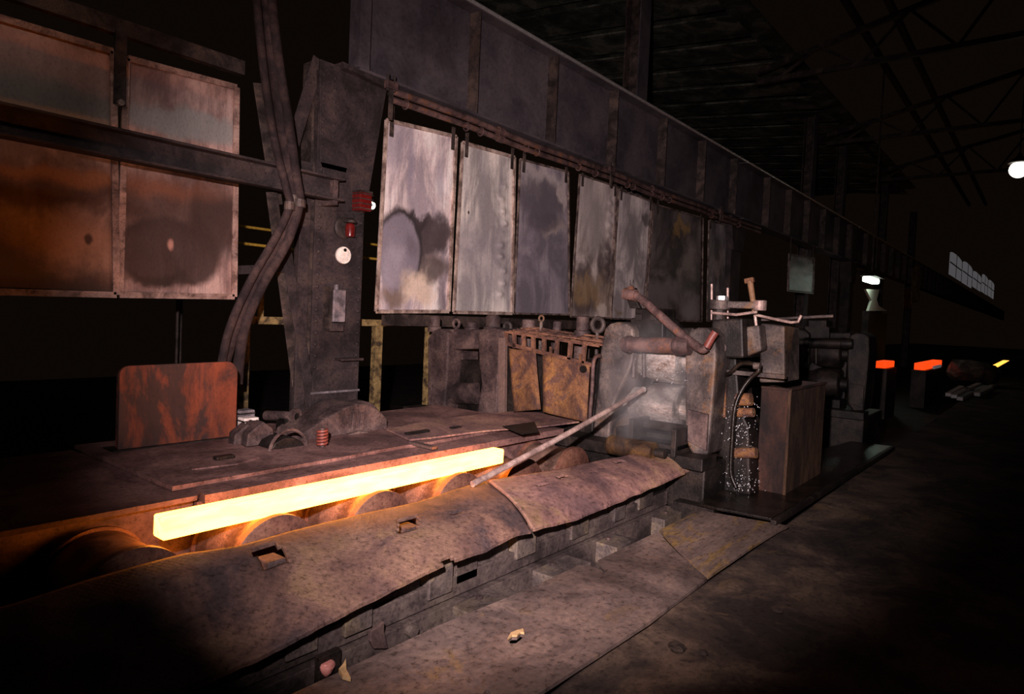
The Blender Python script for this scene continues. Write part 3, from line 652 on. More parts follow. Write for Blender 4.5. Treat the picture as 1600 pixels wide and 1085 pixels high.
# old yellow railing behind column
YR = YW+.35; zr = PY(600, 505, YR).z
t = thing('old_railing', 'flaking yellow railing with square posts behind the column', 'railing', (PY(500, 500, YR).x, YR, -.7))
b = B(); b.box(PY(372, 500, YR).x, PY(672, 505, YR).x, YR-.04, YR+.04, zr-.045, zr+.045); obj('top_rail', b, 'yellowold', t, .006)
for x in (379, 588, 670):
    q = PY(x, 560, YR); b = B(); b.box(q.x-.06, q.x+.06, YR-.05, YR+.05, -.7, zr); obj('post', b, 'yellowold', t, .006)
q = PY(408, 450, YR); b = B(); b.box(q.x-.03, q.x+.03, YR-.02, YR+.02, zr, zr+.7); obj('upright', b, 'yellowold', t)
b = B(); zz = PY(600, 497, YW+.3).z; b.box(PY(600, 500, YW+.2).x, 14, YW+.15, YW+.25, zz-.1, zz+.06); tag(obj('sill_beam', b, 'darksteel'), 'dark horizontal beam just below the hung panels', 'beam')

# ------------------------------------------------------------------ roller table
ZT = .40                                        # top of roller barrels
SEC = .124; YB0 = 3.62
xa, xb = PZ(256, 849, ZT).x, PZ(783, 724, ZT).x
b = B(); b.box(xa, xb, YB0, YB0+SEC, ZT+.004, ZT+.004+SEC)
billet = obj('glowing_billet', b, 'billet', bevel=.014); tag(billet, 'glowing yellow-white square steel billet lying on the rollers', 'billet')
billet.modifiers['bevel'].segments = 3
RB = .262; zc = ZT-RB
for k in range(-1, 6):
    X = 1.425+.803*k
    t = thing('table_roller', ['roller off the dark near end of the table', 'dark roller under the near end of the glowing billet', 'second roller along the billet, counted from its near end', 'third roller along the billet, below its middle', 'roller under the far end of the billet, beside the rod', 'first roller beyond the far end of the billet', 'grey roller in front of the mill stand', 'last roller, half hidden at the foot of the mill stand'][k+1], 'roller', (X, 3.8, zc-.28), 'rollers of the roller table')
    b = B(); b.lathe((X, 3.585, zc), (0, 1, 0), [(0, RB-.01), (.02, RB), (.10, RB), (.11, RB-.004), (.20, RB-.004), (.21, RB), (.44, RB), (.45, RB-.01)], 56); obj('barrel', b, 'roller', t, smooth=True)
    b = B(); b.lathe((X, 3.53, zc), (0, 1, 0), [(0, RB+.02), (.006, RB+.03), (.05, RB+.03), (.056, RB)], 56); obj('end_disc', b, 'rollend', t, smooth=True)
    b = B(); b.lathe((X, 4.04, zc), (0, 1, 0), [(0, RB), (.006, RB+.015), (.03, RB+.015), (.036, RB)], 56); obj('end_disc', b, 'rollend', t, smooth=True)
    b = B(); b.lathe((X, 2.95, zc), (0, 1, 0), [(0, .05), (.35, .05), (.36, .07), (.57, .07)], 20); obj('shaft', b, 'castdark', t, smooth=True)
    b = B(); b.lathe((X, 4.08, zc), (0, 1, 0), [(0, .07), (.01, .05), (.018, .05)], 20); obj('shaft', b, 'castdark', t, smooth=True)
# front cover plates: bent, sagging, with cut-outs
def lerp_poly(pts, x):
    for (x0, y0), (x1, y1) in zip(pts, pts[1:]):
        if x <= x1: return y0+(y1-y0)*(x-x0)/(x1-x0)
    return pts[-1][1]
outer = [PY(x, y, 2.62) for x, y in ((100, 1165), (240, 1098), (400, 1028), (520, 966), (600, 926), (700, 880), (760, 858), (800, 836), (829, 829), (900, 812), (1000, 772), (1060, 745), (1125, 714))]
inner = [PZ(x, y, .40) for x, y in ((-150, 985), (20, 945), (150, 905), (290, 868), (370, 856), (440, 836), (560, 805), (650, 785), (750, 755), (770, 752), (870, 737), (960, 718), (1036, 700))]
OX = [(p.x, p.z) for p in outer]; IX = [(p.x, p.y) for p in inner]
def plate_pt(X, v, end=0.0):
    yi = lerp_poly(IX, X); zo = lerp_poly(OX, X)
    Y = yi+(2.62-yi)*v
    w = min(1, max(0, (X-1.6)/1.6)); w = w*w*(3-2*w)
    z = .405+(zo-.405)*(.12*v+.88*v**(1.25+1.9*w))
    # soften the crease and let the sheet buckle
    z += .010*noise.noise((X*1.7, Y*1.7, 2)) + .004*noise.noise((X*5, Y*5, 7))
    return Vector((X, Y, z))
def cover_plate(x0, x1, mat, name, label, holes, slant=(0, 0), lift=0.0):
    nu = int((x1-x0)/.025); nv = 40; th = .018
    t = thing(name, label, 'plate', ((x0+x1)/2, 2.95, .2), 'cover plates in front of the rollers')
    bm = bmesh.new(); top = []; bot_ = []
    for i in range(nu+1):
        r1 = []; r2 = []
        for j in range(nv+1):
            v = j/nv; u = i/nu
            X = x0+(x1-x0)*u + slant[0]*v*(1-u) + slant[1]*v*u
            p = plate_pt(X, v); p.z += lift
            if j == nv: p.y += .012*noise.noise((X*6, 0, 1))+.006*noise.noise((X*21, 0, 1))
            r1.append(bm.verts.new(p)); r2.append(bm.verts.new(p-Vector((0, 0, th))))
        top.append(r1); bot_.append(r2)
    def inh(i, j):
        c = (top[i][j].co+top[i+1][j+1].co)/2
        for (hx, hy, wx, wy, sk) in holes:
            if abs((c.x-hx)-sk*(c.y-hy)) < wx/2 and abs(c.y-hy) < wy/2: return True
        return False
    keep = {(i, j) for i in range(nu) for j in range(nv) if not inh(i, j)}
    for i in range(nu):
        for j in range(nv):
            if (i, j) not in keep: continue
            bm.faces.new((top[i][j], top[i+1][j], top[i+1][j+1], top[i][j+1])).smooth = True
            bm.faces.new((bot_[i][j], bot_[i][j+1], bot_[i+1][j+1], bot_[i+1][j])).smooth = True
            for (di, dj, a, c) in ((-1, 0, (0, 0), (0, 1)), (1, 0, (1, 1), (1, 0)), (0, -1, (1, 0), (0, 0)), (0, 1, (0, 1), (1, 1))):
                if (i+di, j+dj) not in keep:
                    bm.faces.new((top[i+a[0]][j+a[1]], top[i+c[0]][j+c[1]], bot_[i+c[0]][j+c[1]], bot_[i+a[0]][j+a[1]]))
    bmesh.ops.delete(bm, geom=[v for v in bm.verts if not v.link_faces], context='VERTS')
    obj('plate', bm, mat, t); return t
def hz(x, y, z=.39): p = PZ(x, y, z); return p.x, p.y
xs_seam = PZ(772, 756, .40).x
ps = PY(829, 829, 2.62).x
h1 = [hz(423, 869, .37)+(.15, .19, .12), hz(637, 818)+(.16, .15, .9), hz(711, 800)+(.10, .028, -.6), hz(706, 844, .38)+(.09, .055, -.8)]
h1b = [hz(640, 820)]
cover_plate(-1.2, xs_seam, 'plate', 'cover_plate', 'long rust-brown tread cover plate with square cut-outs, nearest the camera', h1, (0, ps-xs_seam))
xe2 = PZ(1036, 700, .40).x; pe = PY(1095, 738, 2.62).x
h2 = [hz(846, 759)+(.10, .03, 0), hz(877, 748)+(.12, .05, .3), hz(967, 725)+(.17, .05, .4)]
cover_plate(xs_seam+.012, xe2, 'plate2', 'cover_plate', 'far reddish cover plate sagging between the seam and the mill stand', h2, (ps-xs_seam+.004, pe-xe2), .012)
h3 = [hz(1037, 704)+(.14, .05, .3)]
b = B(); pts = [PZ(x, y, .40) for x, y in ((1036, 700), (1062, 692), (1128, 712))]+[PY(1128, 716, 2.62), PY(1096, 739, 2.62)]
pts = [Vector((p.x, p.y, p.z)) for p in pts]
b.poly(pts, (0, 0, -.018)); tag(obj('end_plate', b, 'wet'), 'dark end plate between the cover plate and the mill stand', 'plate')  # near-black end piece drawn as a separate plate
# square casting seen inside the near cut-out
for (x, y, l) in ((424, 872, 'rusty block seen inside the near square cut-out'), (637, 822, 'rusty block seen inside the farther square cut-out')):
    p = PZ(x, y, .30); b = B(); b.box(p.x-.06, p.x+.05, p.y-.07, p.y+.06, -.2, .305); tag(obj('bearing_block', b, 'cast', bevel=.008), l, 'block', 'blocks under the cover plate')
# table side frame below the front plates
tf = thing('roller_bed', 'steel side bed of the roller table below the cover plates', 'roller bed', (3.2, 2.85, -.72))
zl = -.07
b = B(); b.box(-2.2, 5.95, 2.74, 2.98, -.72, zl-.012); obj('lower_beam', b, 'frame', tf, .006)
b = B(); b.box(-2.2, 5.95, 2.78, 3.00, zl, .06); obj('upper_beam', b, 'frame', tf, .006)
b = B(); b.box(-2.2, 5.95, 2.88, 3.00, .06, .11); obj('back_web', b, 'frame', tf)
x = .3; k = 0
for (x0, x1, y0, mt) in ((.3, .9, 2.80, 'frame'), (1.0, 1.25, 2.76, 'steelblock'), (1.35, 1.75, 2.81, 'frame'), (1.80, 1.98, 2.755, 'steelblock'), (2.00, 2.12, 2.80, 'frame'), (2.14, 2.32, 2.75, 'steelblock'), (2.36, 2.72, 2.81, 'frame'), (2.75, 2.95, 2.76, 'steelblock'),
                       (3.0, 3.2, 2.78, 'frame'), (3.24, 3.55, 2.81, 'castgrey'), (3.58, 3.80, 2.76, 'steelblock'), (3.83, 4.22, 2.80, 'castgrey'), (4.26, 4.5, 2.76, 'steelblock'), (4.53, 4.85, 2.80, 'frame'), (4.9, 5.08, 2.755, 'steelblock'), (5.12, 5.3, 2.79, 'frame'), (5.34, 5.6, 2.76, 'steelblock'), (5.66, 5.93, 2.80, 'castdark')):
    b = B(); zt_ = min(.2, lerp_poly(OX, (x0+x1)/2)-.03); b.box(x0, x1, y0, 2.87, -.02+.03*random.random(), zt_+.02*random.random()-.01); obj('spacer_block', b, mt, tf, .006)
for (px0, px1, py, d) in ((735, 810, 905, .26), (858, 912, 862, .22), (955, 985, 836, .2), (1040, 1075, 795, .14)):
    x0, x1 = PY(px0, py+25, 2.6).x, PY(px1, py, 2.6).x
    b = B(); b.box(x0, x1, 2.75-d, 2.75, zl-.20, zl-.03); obj('bracket', b, 'steelblock', tf, .008)
    b = B(); b.cyl(((x0+x1)/2-.03, 2.70, zl-.03), ((x0+x1)/2-.03, 2.70, zl-.012), .022, seg=8); obj('bolt', b, 'cast', tf)
q = PY(640, 985, 2.74); b = B(); b.cyl((q.x, 2.745, q.z), (q.x, 2.70, q.z), .035, seg=12); obj('rivet_boss', b, 'frame', tf)
q = PY(590, 1005, 2.74); b = B(); b.poly([PY(x, y, 2.735) for x, y in ((575, 985), (596, 970), (596, 985), (602, 1012), (580, 1012), (574, 1000))], (0, -.025, 0)); obj('guard_lug', b, 'cast', tf, .004)
q = PY(510, 1035, 2.74); b = B(); b.box(q.x-.07, q.x+.06, 2.70, 2.742, q.z-.09, q.z+.06); obj('window_rim', b, 'castdark', tf, .004)
b = B(); b.ball(PY(509, 1042, 2.70), .04, 14, 1.2)
for v in b.bm.verts: v.co += Vector(noise.noise_vector(v.co*18))*.025
tag(obj('scrap_lump', b, 'flesh', smooth=True), 'pinkish lump of scrap in the dark slot below the cover plate', 'scrap')

# ------------------------------------------------------------------ back deck beyond the rollers
ZD = .50
dk = thing('back_deck', 'brown plated deck behind the roller table', 'deck', (2.5, 4.9, -.7))
x3 = PZ(313, 771, ZD).x
b = B(); b.box(x3, 5.9, 4.10, 4.14, -.2, ZD-.065); obj('front_skirt', b, 'deck', dk)
b = B(); b.box(-3, x3, 4.15, 4.19, -.2, ZD-.05); obj('front_skirt', b, 'deck', dk)
b = B(); b.box(-3, 5.9, 4.2, 5.9, -.7, ZD-.05); obj('foundation', b, 'castdark', dk)
def deckplate(pts, z, mat='deck', th=.03, wob=.006, label=None):
    bm = mk_plate([(p[0], p[1]) for p in pts], z, th)
    bmesh.ops.subdivide_edges(bm, edges=[e for e in bm.edges if e.calc_length() > .3], cuts=3, use_grid_fill=True)
    for v in bm.verts: v.co.z += wob*noise.noise((v.co.x*1.5, v.co.y*1.5, 1))
    return obj('deck_plate', bm, mat, dk, label=label)
deckplate([(x3, 4.0), (3.2, 4.01), (5.9, 3.99), (5.9, 4.34), (4.1, 4.30), (3.0, 4.26), (x3+.05, 4.25)], ZD, 'deck', .06, label='narrow front deck plate lit by the billet')
deckplate([(x3-.1, 4.22), (2.9, 4.24), (3.9, 4.28), (4.0, 4.26), (5.9, 4.32), (5.9, 5.9), (x3-.1, 5.9)], ZD+.026)
deckplate([(-3, 4.06), (x3-.02, 4.06), (x3+.1, 4.22), (x3-.12, 5.9), (-3, 5.9)], ZD-.012)
deckplate([zxy(x, y, ZD+.03) for x, y in ((604, 672), (690, 657), (845, 641), (880, 646), (905, 662), (850, 668), (760, 676), (640, 690))], ZD+.05, 'plate2', .015, .012, 'paler loose plate lying on the deck')
deckplate([zxy(x, y, ZD+.03) for x, y in ((345, 697), (372, 692), (405, 716), (372, 726), (300, 735), (262, 712))], ZD+.036, 'deck', .012, .004)
b = B(); b.box(3.97, 4.03, 4.02, 4.3, ZD+.02, ZD+.045); obj('cleat', b, 'cast', dk)
for (x, y, w, d) in ((652, 674, .28, .05), (712, 667, .13, .05), (350, 712, .14, .06)):
    p = PZ(x, y, ZD+.065); b = B(); b.box(p.x-w/2, p.x+w/2, p.y-d/2, p.y+d/2, ZD+.04, ZD+.066); obj('slot_bar', b, 'castdark', dk, .004)
b = B(); b.poly([PZ(x, y, ZD+.064) for x, y in ((785, 667), (835, 660), (842, 676), (815, 680))], (0, 0, .006)); obj('dark_patch_plate', b, 'castdark', dk)

# red-lead cabinet on the deck
p0, p1 = PZ(186, 702, ZD), PZ(369, 690, ZD); Yc = p1.y+.08
xl_, xr_ = PY(186, 640, Yc).x, PY(370, 640, Yc).x; ztp = PY(300, 567, Yc).z
t = thing('red_plate_guard', 'rounded red-lead painted steel guard standing on the deck', 'guard', ((xl_+xr_)/2, Yc+.1, ZD))
r = .1; pts = [(xl_, Yc, ZD+.02), (xr_, Yc, ZD+.02)]
pts += [(xr_-r+r*math.cos(a), Yc, ztp-r+r*math.sin(a)) for a in [i*math.pi/12 for i in range(7)]]
pts += [(xl_+r*.7-r*.7*math.sin(a), Yc, ztp-r*.7+r*.7*math.cos(a)-.01) for a in [i*math.pi/12 for i in range(7)]]
b = B(); b.poly(pts, (0, .03, 0)); obj('front_sheet', b, 'redplate', t, .006)
b = B(); b.poly([(x+(.02 if x < (xl_+xr_)/2 else -.02), y+.03, z-.02) for x, y, z in pts], (0, .08, 0)); obj('body', b, 'redplate', t)
b = B(); b.box(xl_-.05, xr_+.03, Yc-.04, Yc+.16, ZD+.005, ZD+.035); obj('foot_angle', b, 'castdark', t)
for (x, y, s, l) in ((388, 660, .07, 'small white carton on the deck beside the red guard'), (381, 648, .075, 'dull pale tin behind the white carton')):
    p = PY(x, y, Yc+(.05 if s < .072 else .2)); t = thing('carton', l, 'box', (p.x, p.y, ZD+.03))
    b = B(); b.box(p.x-s, p.x+s, p.y-s*.8, p.y+s*.8, ZD+.03, p.z+.045); obj('body', b, 'card' if s < .072 else 'greybox', t, .006)
    b = B(); b.box(p.x-s*1.04, p.x+s*1.04, p.y-s*.84, p.y+s*.84, p.z+.01, p.z+.022); obj('band', b, 'castdark', t)

# bearing and pulley guard on the deck in front of the column
Yh = 5.0
t = thing('pulley_guard', 'hump-backed cast pulley guard on the deck in front of the column', 'guard', (PY(540, 690, Yh).x, Yh+.2, ZD))
pts = [PY(x, y, Yh) for x, y in ((470, 694), (474, 678), (494, 664), (520, 648), (542, 636), (558, 631), (575, 632), (592, 641), (605, 654), (607, 684))]
b = B(); b.poly(pts, (0, .42, 0)); obj('casing', b, 'cast', t, .015)
pts = [PY(x, y, Yh-.06) for x, y in ((530, 690), (545, 680), (562, 674), (578, 676), (590, 686), (592, 690))]
b = B(); b.poly(pts, (0, .08, 0)); obj('front_arch', b, 'cast', t, .008)
for x in (553, 566):
    a, d = PY(x, 645, Yh-.01), PY(x-2, 672, Yh-.01); b = B(); b.beam(a, d, .03, .04, (1, 0, 0)); obj('rib', b, 'cast', t, .006)
pts = [PY(x, y, Yh+.42) for x, y in ((500, 662), (530, 640), (552, 628), (566, 626), (582, 630), (596, 645))]
b = B(); b.poly(pts, (0, .12, 0)); obj('rear_hump', b, 'cast', t, .01)
t = thing('low_guard', 'low dark arched guard left of the pulley guard on the deck', 'guard', (PY(430, 695, 4.85).x, 4.9, ZD))
pts = [PY(x, y, 4.8) for x, y in ((424, 703), (430, 693), (444, 685), (460, 684), (472, 690), (478, 699))]
b = B(); b.poly(pts, (0, .3, 0)); obj('arch', b, 'castdark', t, .01)
b = B(); b.torus(PY(451, 704, 4.79), (0, 1, 0), .17, .015, 28, 6); obj('rim', b, 'cast', t)
for k, (x, y) in enumerate(((385, 684), (408, 686), (398, 676))):
    p = PZ(x, y+10, ZD+.03); s = (.11, .13, .10)[k]
    b = B(); b.poly([(p.x-s, p.y, ZD+.03), (p.x+s, p.y, ZD+.03), (p.x+s*.8, p.y, ZD+.03+s), (p.x+s*.1, p.y, ZD+.03+s*1.5), (p.x-s*.9, p.y, ZD+.03+s*.8)], (.02, .14, 0))
    tag(obj('scrap_casting', b, 'cast', bevel=.01), ['broken casting nearest the red guard on the deck', 'angular broken casting beside the low arched guard', 'dark casting lying behind the two broken castings'][k], 'casting', 'broken castings on the deck')
p = PZ(503, 699, ZD+.03); t = thing('coil_spring', 'small reddish coil spring standing on the deck', 'spring', (p.x, p.y, ZD+.03))
b = B(); b.tube([(p.x+.04*math.cos(a*.5), p.y+.04*math.sin(a*.5), ZD+.045+a*.0021) for a in range(0, 64)], .011, 8); obj('coil', b, 'redtip', t, smooth=True)
b = B(); b.cyl((p.x, p.y, ZD+.03), (p.x, p.y, ZD+.19), .02, seg=10); obj('pin', b, 'cast', t)
for k, (x, y) in enumerate(((459, 651), (481, 658))):
    p = PY(x, y, 5.35); t = thing('pipe_coupling', ['rusty flanged pipe end left of the pulley guard', 'rusty flanged pipe end touching the pulley guard'][k], 'pipe', (p.x, p.y, ZD), 'flanged pipe ends on the deck')
    b = B(); b.cyl((p.x-.1, p.y+.3, p.z-.02), (p.x, p.y, p.z), .045, seg=16); obj('pipe', b, 'cast', t, smooth=True)
    b = B(); b.cyl((p.x, p.y, p.z), (p.x+.01, p.y-.03, p.z), .075, seg=18); obj('flange', b, 'cast', t, smooth=True)
    b = B(); b.cyl((p.x+.01, p.y-.03, p.z), (p.x+.012, p.y-.035, p.z), .035, seg=14); obj('bore', b, 'castdark', t)
    b = B(); b.box(p.x-.08, p.x+.02, p.y+.02, p.y+.16, ZD, p.z-.02); obj('support', b, 'castdark', t)

# ------------------------------------------------------------------ mill train
bd = thing('mill_bed', 'dark foundation beam carrying the mill stands', 'bed', (XS+.5, 4.2, -.72))
b = B(); b.box(XS-.15, XS+1.3, 2.46, 6.7, -.72, .34); obj('bed_beam', b, 'castdark', bd, .02)
b = B(); b.box(XS-.25, XS+.1, 2.45, 6.6, .30, .42); obj('rail', b, 'castdark', bd, .01)
def yz(pts, X): return [PX(x, y, X) for x, y in pts]
# stand one
s1 = thing('mill_stand', 'near rolling mill stand with wet steel rolls between two posts', 'mill stand', (XS+.4, 3.1, .3))
b = B(); b.poly(yz(((944, 514), (952, 506), (964, 503), (978, 505), (989, 514), (992, 545), (986, 575), (974, 600), (962, 625), (955, 655), (950, 706), (922, 706), (928, 655), (934, 600), (938, 545)), XS), (.62, 0, 0)); obj('post', b, 'castgrey', s1, .03)
b = B(); b.poly(yz(((1071, 530), (1078, 517), (1090, 512), (1106, 512), (1118, 524), (1119, 560), (1113, 640), (1106, 712), (1082, 712), (1071, 690), (1069, 600)), XS), (.62, 0, 0)); obj('post', b, 'castgrey', s1, .025)
b = B(); b.poly(yz(((1074, 640), (1106, 648), (1103, 705), (1074, 690)), XS-.03), (.05, 0, 0)); obj('wear_plate', b, 'cast', s1, .006)
b = B(); b.poly(yz(((978, 512), (1084, 512), (1084, 545), (978, 545)), XS+.2), (.42, 0, 0)); obj('top_yoke', b, 'castdark', s1, .02)
b = B(); b.poly(yz(((985, 530), (985, 497), (992, 497), (992, 482), (1030, 482), (1030, 497), (1036, 500), (1036, 530)), XS+.12), (.4, 0, 0)); obj('screwdown_block', b, 'castdark', s1, .012)
b = B(); b.poly(yz(((993, 500), (1003, 500), (1003, 492), (993, 492)), XS+.10), (.03, 0, 0)); obj('slot', b, 'pit', s1)
b = B(); b.poly(yz(((1016, 500), (1026, 500), (1026, 492), (1016, 492)), XS+.10), (.03, 0, 0)); obj('slot', b, 'pit', s1)
a, d = PX(974, 538, XS-.12), PX(1078, 541, XS-.12)
b = B(); L = (d-a).length; b.lathe(a, d-a, [(0, .072), (.06, .09), (.09, .09), (.1, .078), (L*.45, .078), (L*.5, .082), (L*.78, .078), (L*.8, .09), (L*.9, .09), (L, .08)], 24); obj('tie_bar', b, 'pipe', s1, smooth=True)
yL, yR = PX(992, 600, XS+.3).y, PX(1071, 600, XS+.3).y
for zc_, r_ in ((1.285, .24), (.79, .25)):
    b = B(); L = yL-yR
    prof = [(-.1, .12), (.0, .12), (.005, r_-.02), (.02, r_), (L*.5, r_)]
    prof += [(L*(.5+.05*q), r_-.07*(.5-.5*math.cos(math.pi*q/8))) for q in range(1, 9)]
    prof += [(L-.02, r_-.07), (L-.005, r_-.09), (L, .12), (L+.1, .12)]
    b.lathe((XS+.3, yR, zc_), (0, 1, 0), prof, 48); obj('roll', b, 'roll', s1, smooth=True)
b = B(); b.box(XS+.45, XS+.6, yR-.02, yL+.02, .45, 1.5); obj('back_chock', b, 'castdark', s1)
b = B(); b.box(XS+.02, XS+.5, yR-.05, yL+.05, .34, .55); obj('lower_chock', b, 'castdark', s1, .01)
for x, y in ((990, 567), (1006, 566)):
    a = PX(x, 552, XS+.05); d = PX(x, 590, XS+.05); b = B(); b.cyl(a, d, .022, seg=10); obj('spindle_rod', b, 'castgrey', s1, smooth=True)
gb = PX(1022, 672, XS-.22)
g1, g2 = PX(988, 672, XS-.2), PX(1062, 680, XS-.2)
gt = thing('guide_box', 'dark entry guide box in front of the wet rolls', 'guide', (XS-.15, gb.y, .4))
b = B(); b.box(XS-.28, XS+.08, g1.y-.05, g1.y, .40, g1.z+.12); obj('side_cheek', b, 'castdark', gt, .006)
b = B(); b.box(XS-.28, XS+.08, g2.y, g2.y+.05, .40, g1.z+.08); obj('side_cheek', b, 'castdark', gt, .006)
b = B(); b.box(XS-.24, XS+.05, g2.y, g1.y, .46, .50); obj('floor_plate', b, 'castdark', gt)
b = B(); b.box(XS-.05, XS+.02, g2.y, g1.y, .60, .68); obj('cross_bar', b, 'castdark', gt, .006)
p = PX(948, 690, XS-.45); q = PX(1022, 702, XS-.45)
t = thing('guide_roller', 'rusty orange-brown guide roller lying before the guide box', 'roller', (XS-.45, (p.y+q.y)/2, p.z-.1))
b = B(); L = p.y-q.y; b.lathe((XS-.42, q.y, p.z-.03), (0, 1, 0), [(0, .05), (.01, .095), (L-.03, .095), (L-.005, .075), (L, .05)], 28); obj('barrel', b, 'guider', t, smooth=True)
b = B(); b.cyl((XS-.42, q.y-.1, p.z-.03), (XS-.42, q.y, p.z-.03), .04, seg=14); obj('journal', b, 'castdark', t, smooth=True)
# bent pipe on top of stand one
pts = [PX(x, y, X) for x, y, X in ((985, 451, XS+.05), (989, 459, XS+.02), (1005, 470, XS), (1030, 492, XS-.05), (1060, 519, XS-.1), (1088, 541, XS-.14), (1098, 546, XS-.15), (1104, 543, XS-.15), (1111, 530, XS-.14), (1118, 519, XS-.13))]
t = thing('bent_pipe', 'long bent rusty pipe slanting down across the top of the near mill stand', 'pipe', pts[5]-Vector((0, 0, .1)))
b = B(); b.tube(spline(pts[:8], 8), .043, 14); obj('pipe_run', b, 'pipe', t, smooth=True)
b = B(); b.tube(spline(pts[7:], 6), .036, 14); obj('upturned_end', b, 'redtip', t, smooth=True)
b = B(); b.cyl(pts[1]+Vector((0, .1, .0)), pts[1]+Vector((0, -.04, -.02)), .062, seg=16); obj('elbow_collar', b, 'pipe', t, smooth=True)
b = B(); b.poly(yz(((980, 448), (992, 450), (994, 470), (1000, 482), (984, 482), (978, 465)), XS+.08), (.06, 0, 0)); obj('holding_lug', b, 'castdark', t, .006)
# long rod
ra, rb_ = PZ(738, 757, .44), PX(1005, 609, XS-.12)
t = thing('long_rod', 'long straight steel bar leaning from the roller table up to the near stand', 'rod', ra)
b = B(); b.tube([ra.lerp(rb_, k/8)+Vector((0, 0, -.02*math.sin(math.pi*k/8))) for k in range(9)], [.024]*8+[.026], 14); obj('bar', b, 'rod', t, smooth=True)
b = B(); d = (rb_-ra).normalized(); b.ball(rb_, .031, 14); obj('cut_end', b, 'bright', t, smooth=True)

# stand two, farther from the camera in the same train
s2 = thing('mill_stand', 'second mill stand farther left in the train, under the hung panels', 'mill stand', (XS+.4, 5.8, .3))
b = B(); b.poly(yz(((668, 530), (676, 517), (690, 514), (700, 520), (700, 560), (694, 648), (668, 648)), XS), (.6, 0, 0)); obj('post', b, 'cast', s2, .02)
b = B(); b.poly(yz(((746, 522), (752, 514), (770, 512), (786, 516), (790, 524), (780, 560), (776, 648), (744, 648), (752, 600), (748, 570)), XS), (.6, 0, 0)); obj('post', b, 'cast', s2, .025)
b = B(); b.poly(yz(((680, 514), (760, 515), (760, 545), (684, 548)), XS+.1), (.45, 0, 0)); obj('top_yoke', b, 'cast', s2, .03)
b = B(); b.poly(yz(((700, 560), (750, 566), (750, 648), (696, 648)), XS+.25), (.3, 0, 0)); obj('window_back', b, 'castdark', s2)
b = B(); b.lathe(PX(746, 615, XS+.2), PX(700, 615, XS+.2)-PX(746, 615, XS+.2), [(0, .1), (.01, .14), (.42, .14), (.44, .1)], 24); obj('chock_roll', b, 'cast', s2, smooth=True)
for x, y, r_, h_ in ((679, 513, .075, .17), (737, 514, .08, .1), (770, 514, .095, .18)):
    p = PX(x, y, XS+.2); b = B(); b.lathe(p-Vector((0, 0, .05)), (0, 0, 1), [(0, r_*1.25), (.07, r_*1.25), (.075, r_), (.05+h_*.8, r_), (.05+h_, r_*.7)], 18); obj('housing_screw', b, 'cast', s2, smooth=True)
for x, y in ((713, 506),):
    p = PX(x, y, XS+.3); b = B(); b.torus(p, (1, 0, 0), .055, .02); b.cyl(p-Vector((0, 0, .18)), p-Vector((0, 0, .06)), .02, seg=8); obj('lifting_eye', b, 'cast', s2, smooth=True)
b = B(); b.beam(PX(786, 528, XS-.1), PX(785, 648, XS-.1), .1, .06, (1, 0, 0)); pl_ = obj('upright_plank', b, 'palebrown', bevel=.006); tag(pl_, 'upright pinkish-brown timber between the second stand and the rusty sheets', 'plank')
# spindle cover between the stands with rack and rusty plates
sp = thing('spindle_casing', 'dark spindle casing between the two mill stands', 'casing', (XS+.4, 4.4, .34))
y0, y1 = PX(938, 560, XS+.2).y, PX(792, 560, XS+.2).y
b = B(); b.box(XS+.12, XS+.62, y0, y1, .34, 1.22); obj('body', b, 'castdark', sp, .02)
for x, y, r_, h_ in ((826, 514, .085, .12), (870, 520, .05, .14), (910, 515, .075, .16)):
    p = PX(x, y, XS+.35); b = B(); b.lathe((p.x, p.y, 1.2), (0, 0, 1), [(0, r_*1.3), (p.z-1.22, r_*1.3), (p.z-1.21, r_), (p.z-1.2+h_*.9, r_), (p.z-1.2+h_, r_*.6)], 16); obj('housing_screw', b, 'cast', sp, smooth=True)
for x, y, R_ in ((793, 511, .055), (934, 508, .075), (846, 498, .035)):
    p = PX(x, y, XS+.3); b = B(); b.torus(p, (1, 0, 0), R_, R_*.36); b.cyl((p.x, p.y, 1.2), p-Vector((0, 0, R_)), .022, seg=8); obj('lifting_eye', b, 'castgrey', sp, smooth=True)
rk = thing('rusty_rack', 'rusty welded bar rack hanging over the spindle casing', 'rack', PX(860, 560, XS-.08))
XR = XS-.08
ul, ur, ll, lr = PX(790, 519, XR), PX(936, 541, XR), PX(792, 537, XR), PX(929, 572, XR)
b = B(); b.beam(ul, ur, .02, .025); obj('front_rail', b, 'rackrust', rk)
b = B(); b.beam(ll, lr, .03, .045); obj('lower_rail', b, 'rackrust', rk)
for k, s in enumerate((.0, .1, .21, .32, .44, .58, .72, .86)):
    b = B(); b.beam(ul.lerp(ur, s), ll.lerp(lr, s*1.02 if s < .9 else s)-Vector((0, 0, .03 if k % 2 else .0)), .03, .045, (0, 1, 0)); obj('rung', b, 'rackrust', rk)
for k in range(6):
    o = Vector((.07+.075*k, 0, .012*k+.01)); b = B(); b.beam(ul+o, ur+o+Vector((0, 0, .02*math.sin(k*2))), .018, .02); obj('top_bar', b, 'rackrust', rk)
for k in range(8):
    p = ul.lerp(ur, .06+k*.125); b = B(); b.beam(p, p+Vector((.46, .03, .075)), .022, .02); obj('cross_bar', b, 'rackrust', rk)
def leaning(quad, X, name, label):
    t = thing(name, label, 'plate', PX(*quad[2], X), 'rusty plates hung between the stands')
    a = [PX(x, y, X-.05*(1 if k > 1 else 0)) for k, (x, y) in enumerate(quad)]
    obj('sheet', sheet(a[3], a[2], a[1], a[0], 10, 16, .012, lambda u, v: .03*math.sin(u*3)*(1-v)+.012*noise.noise((u*3, v*3, X))), 'orust', t); return t
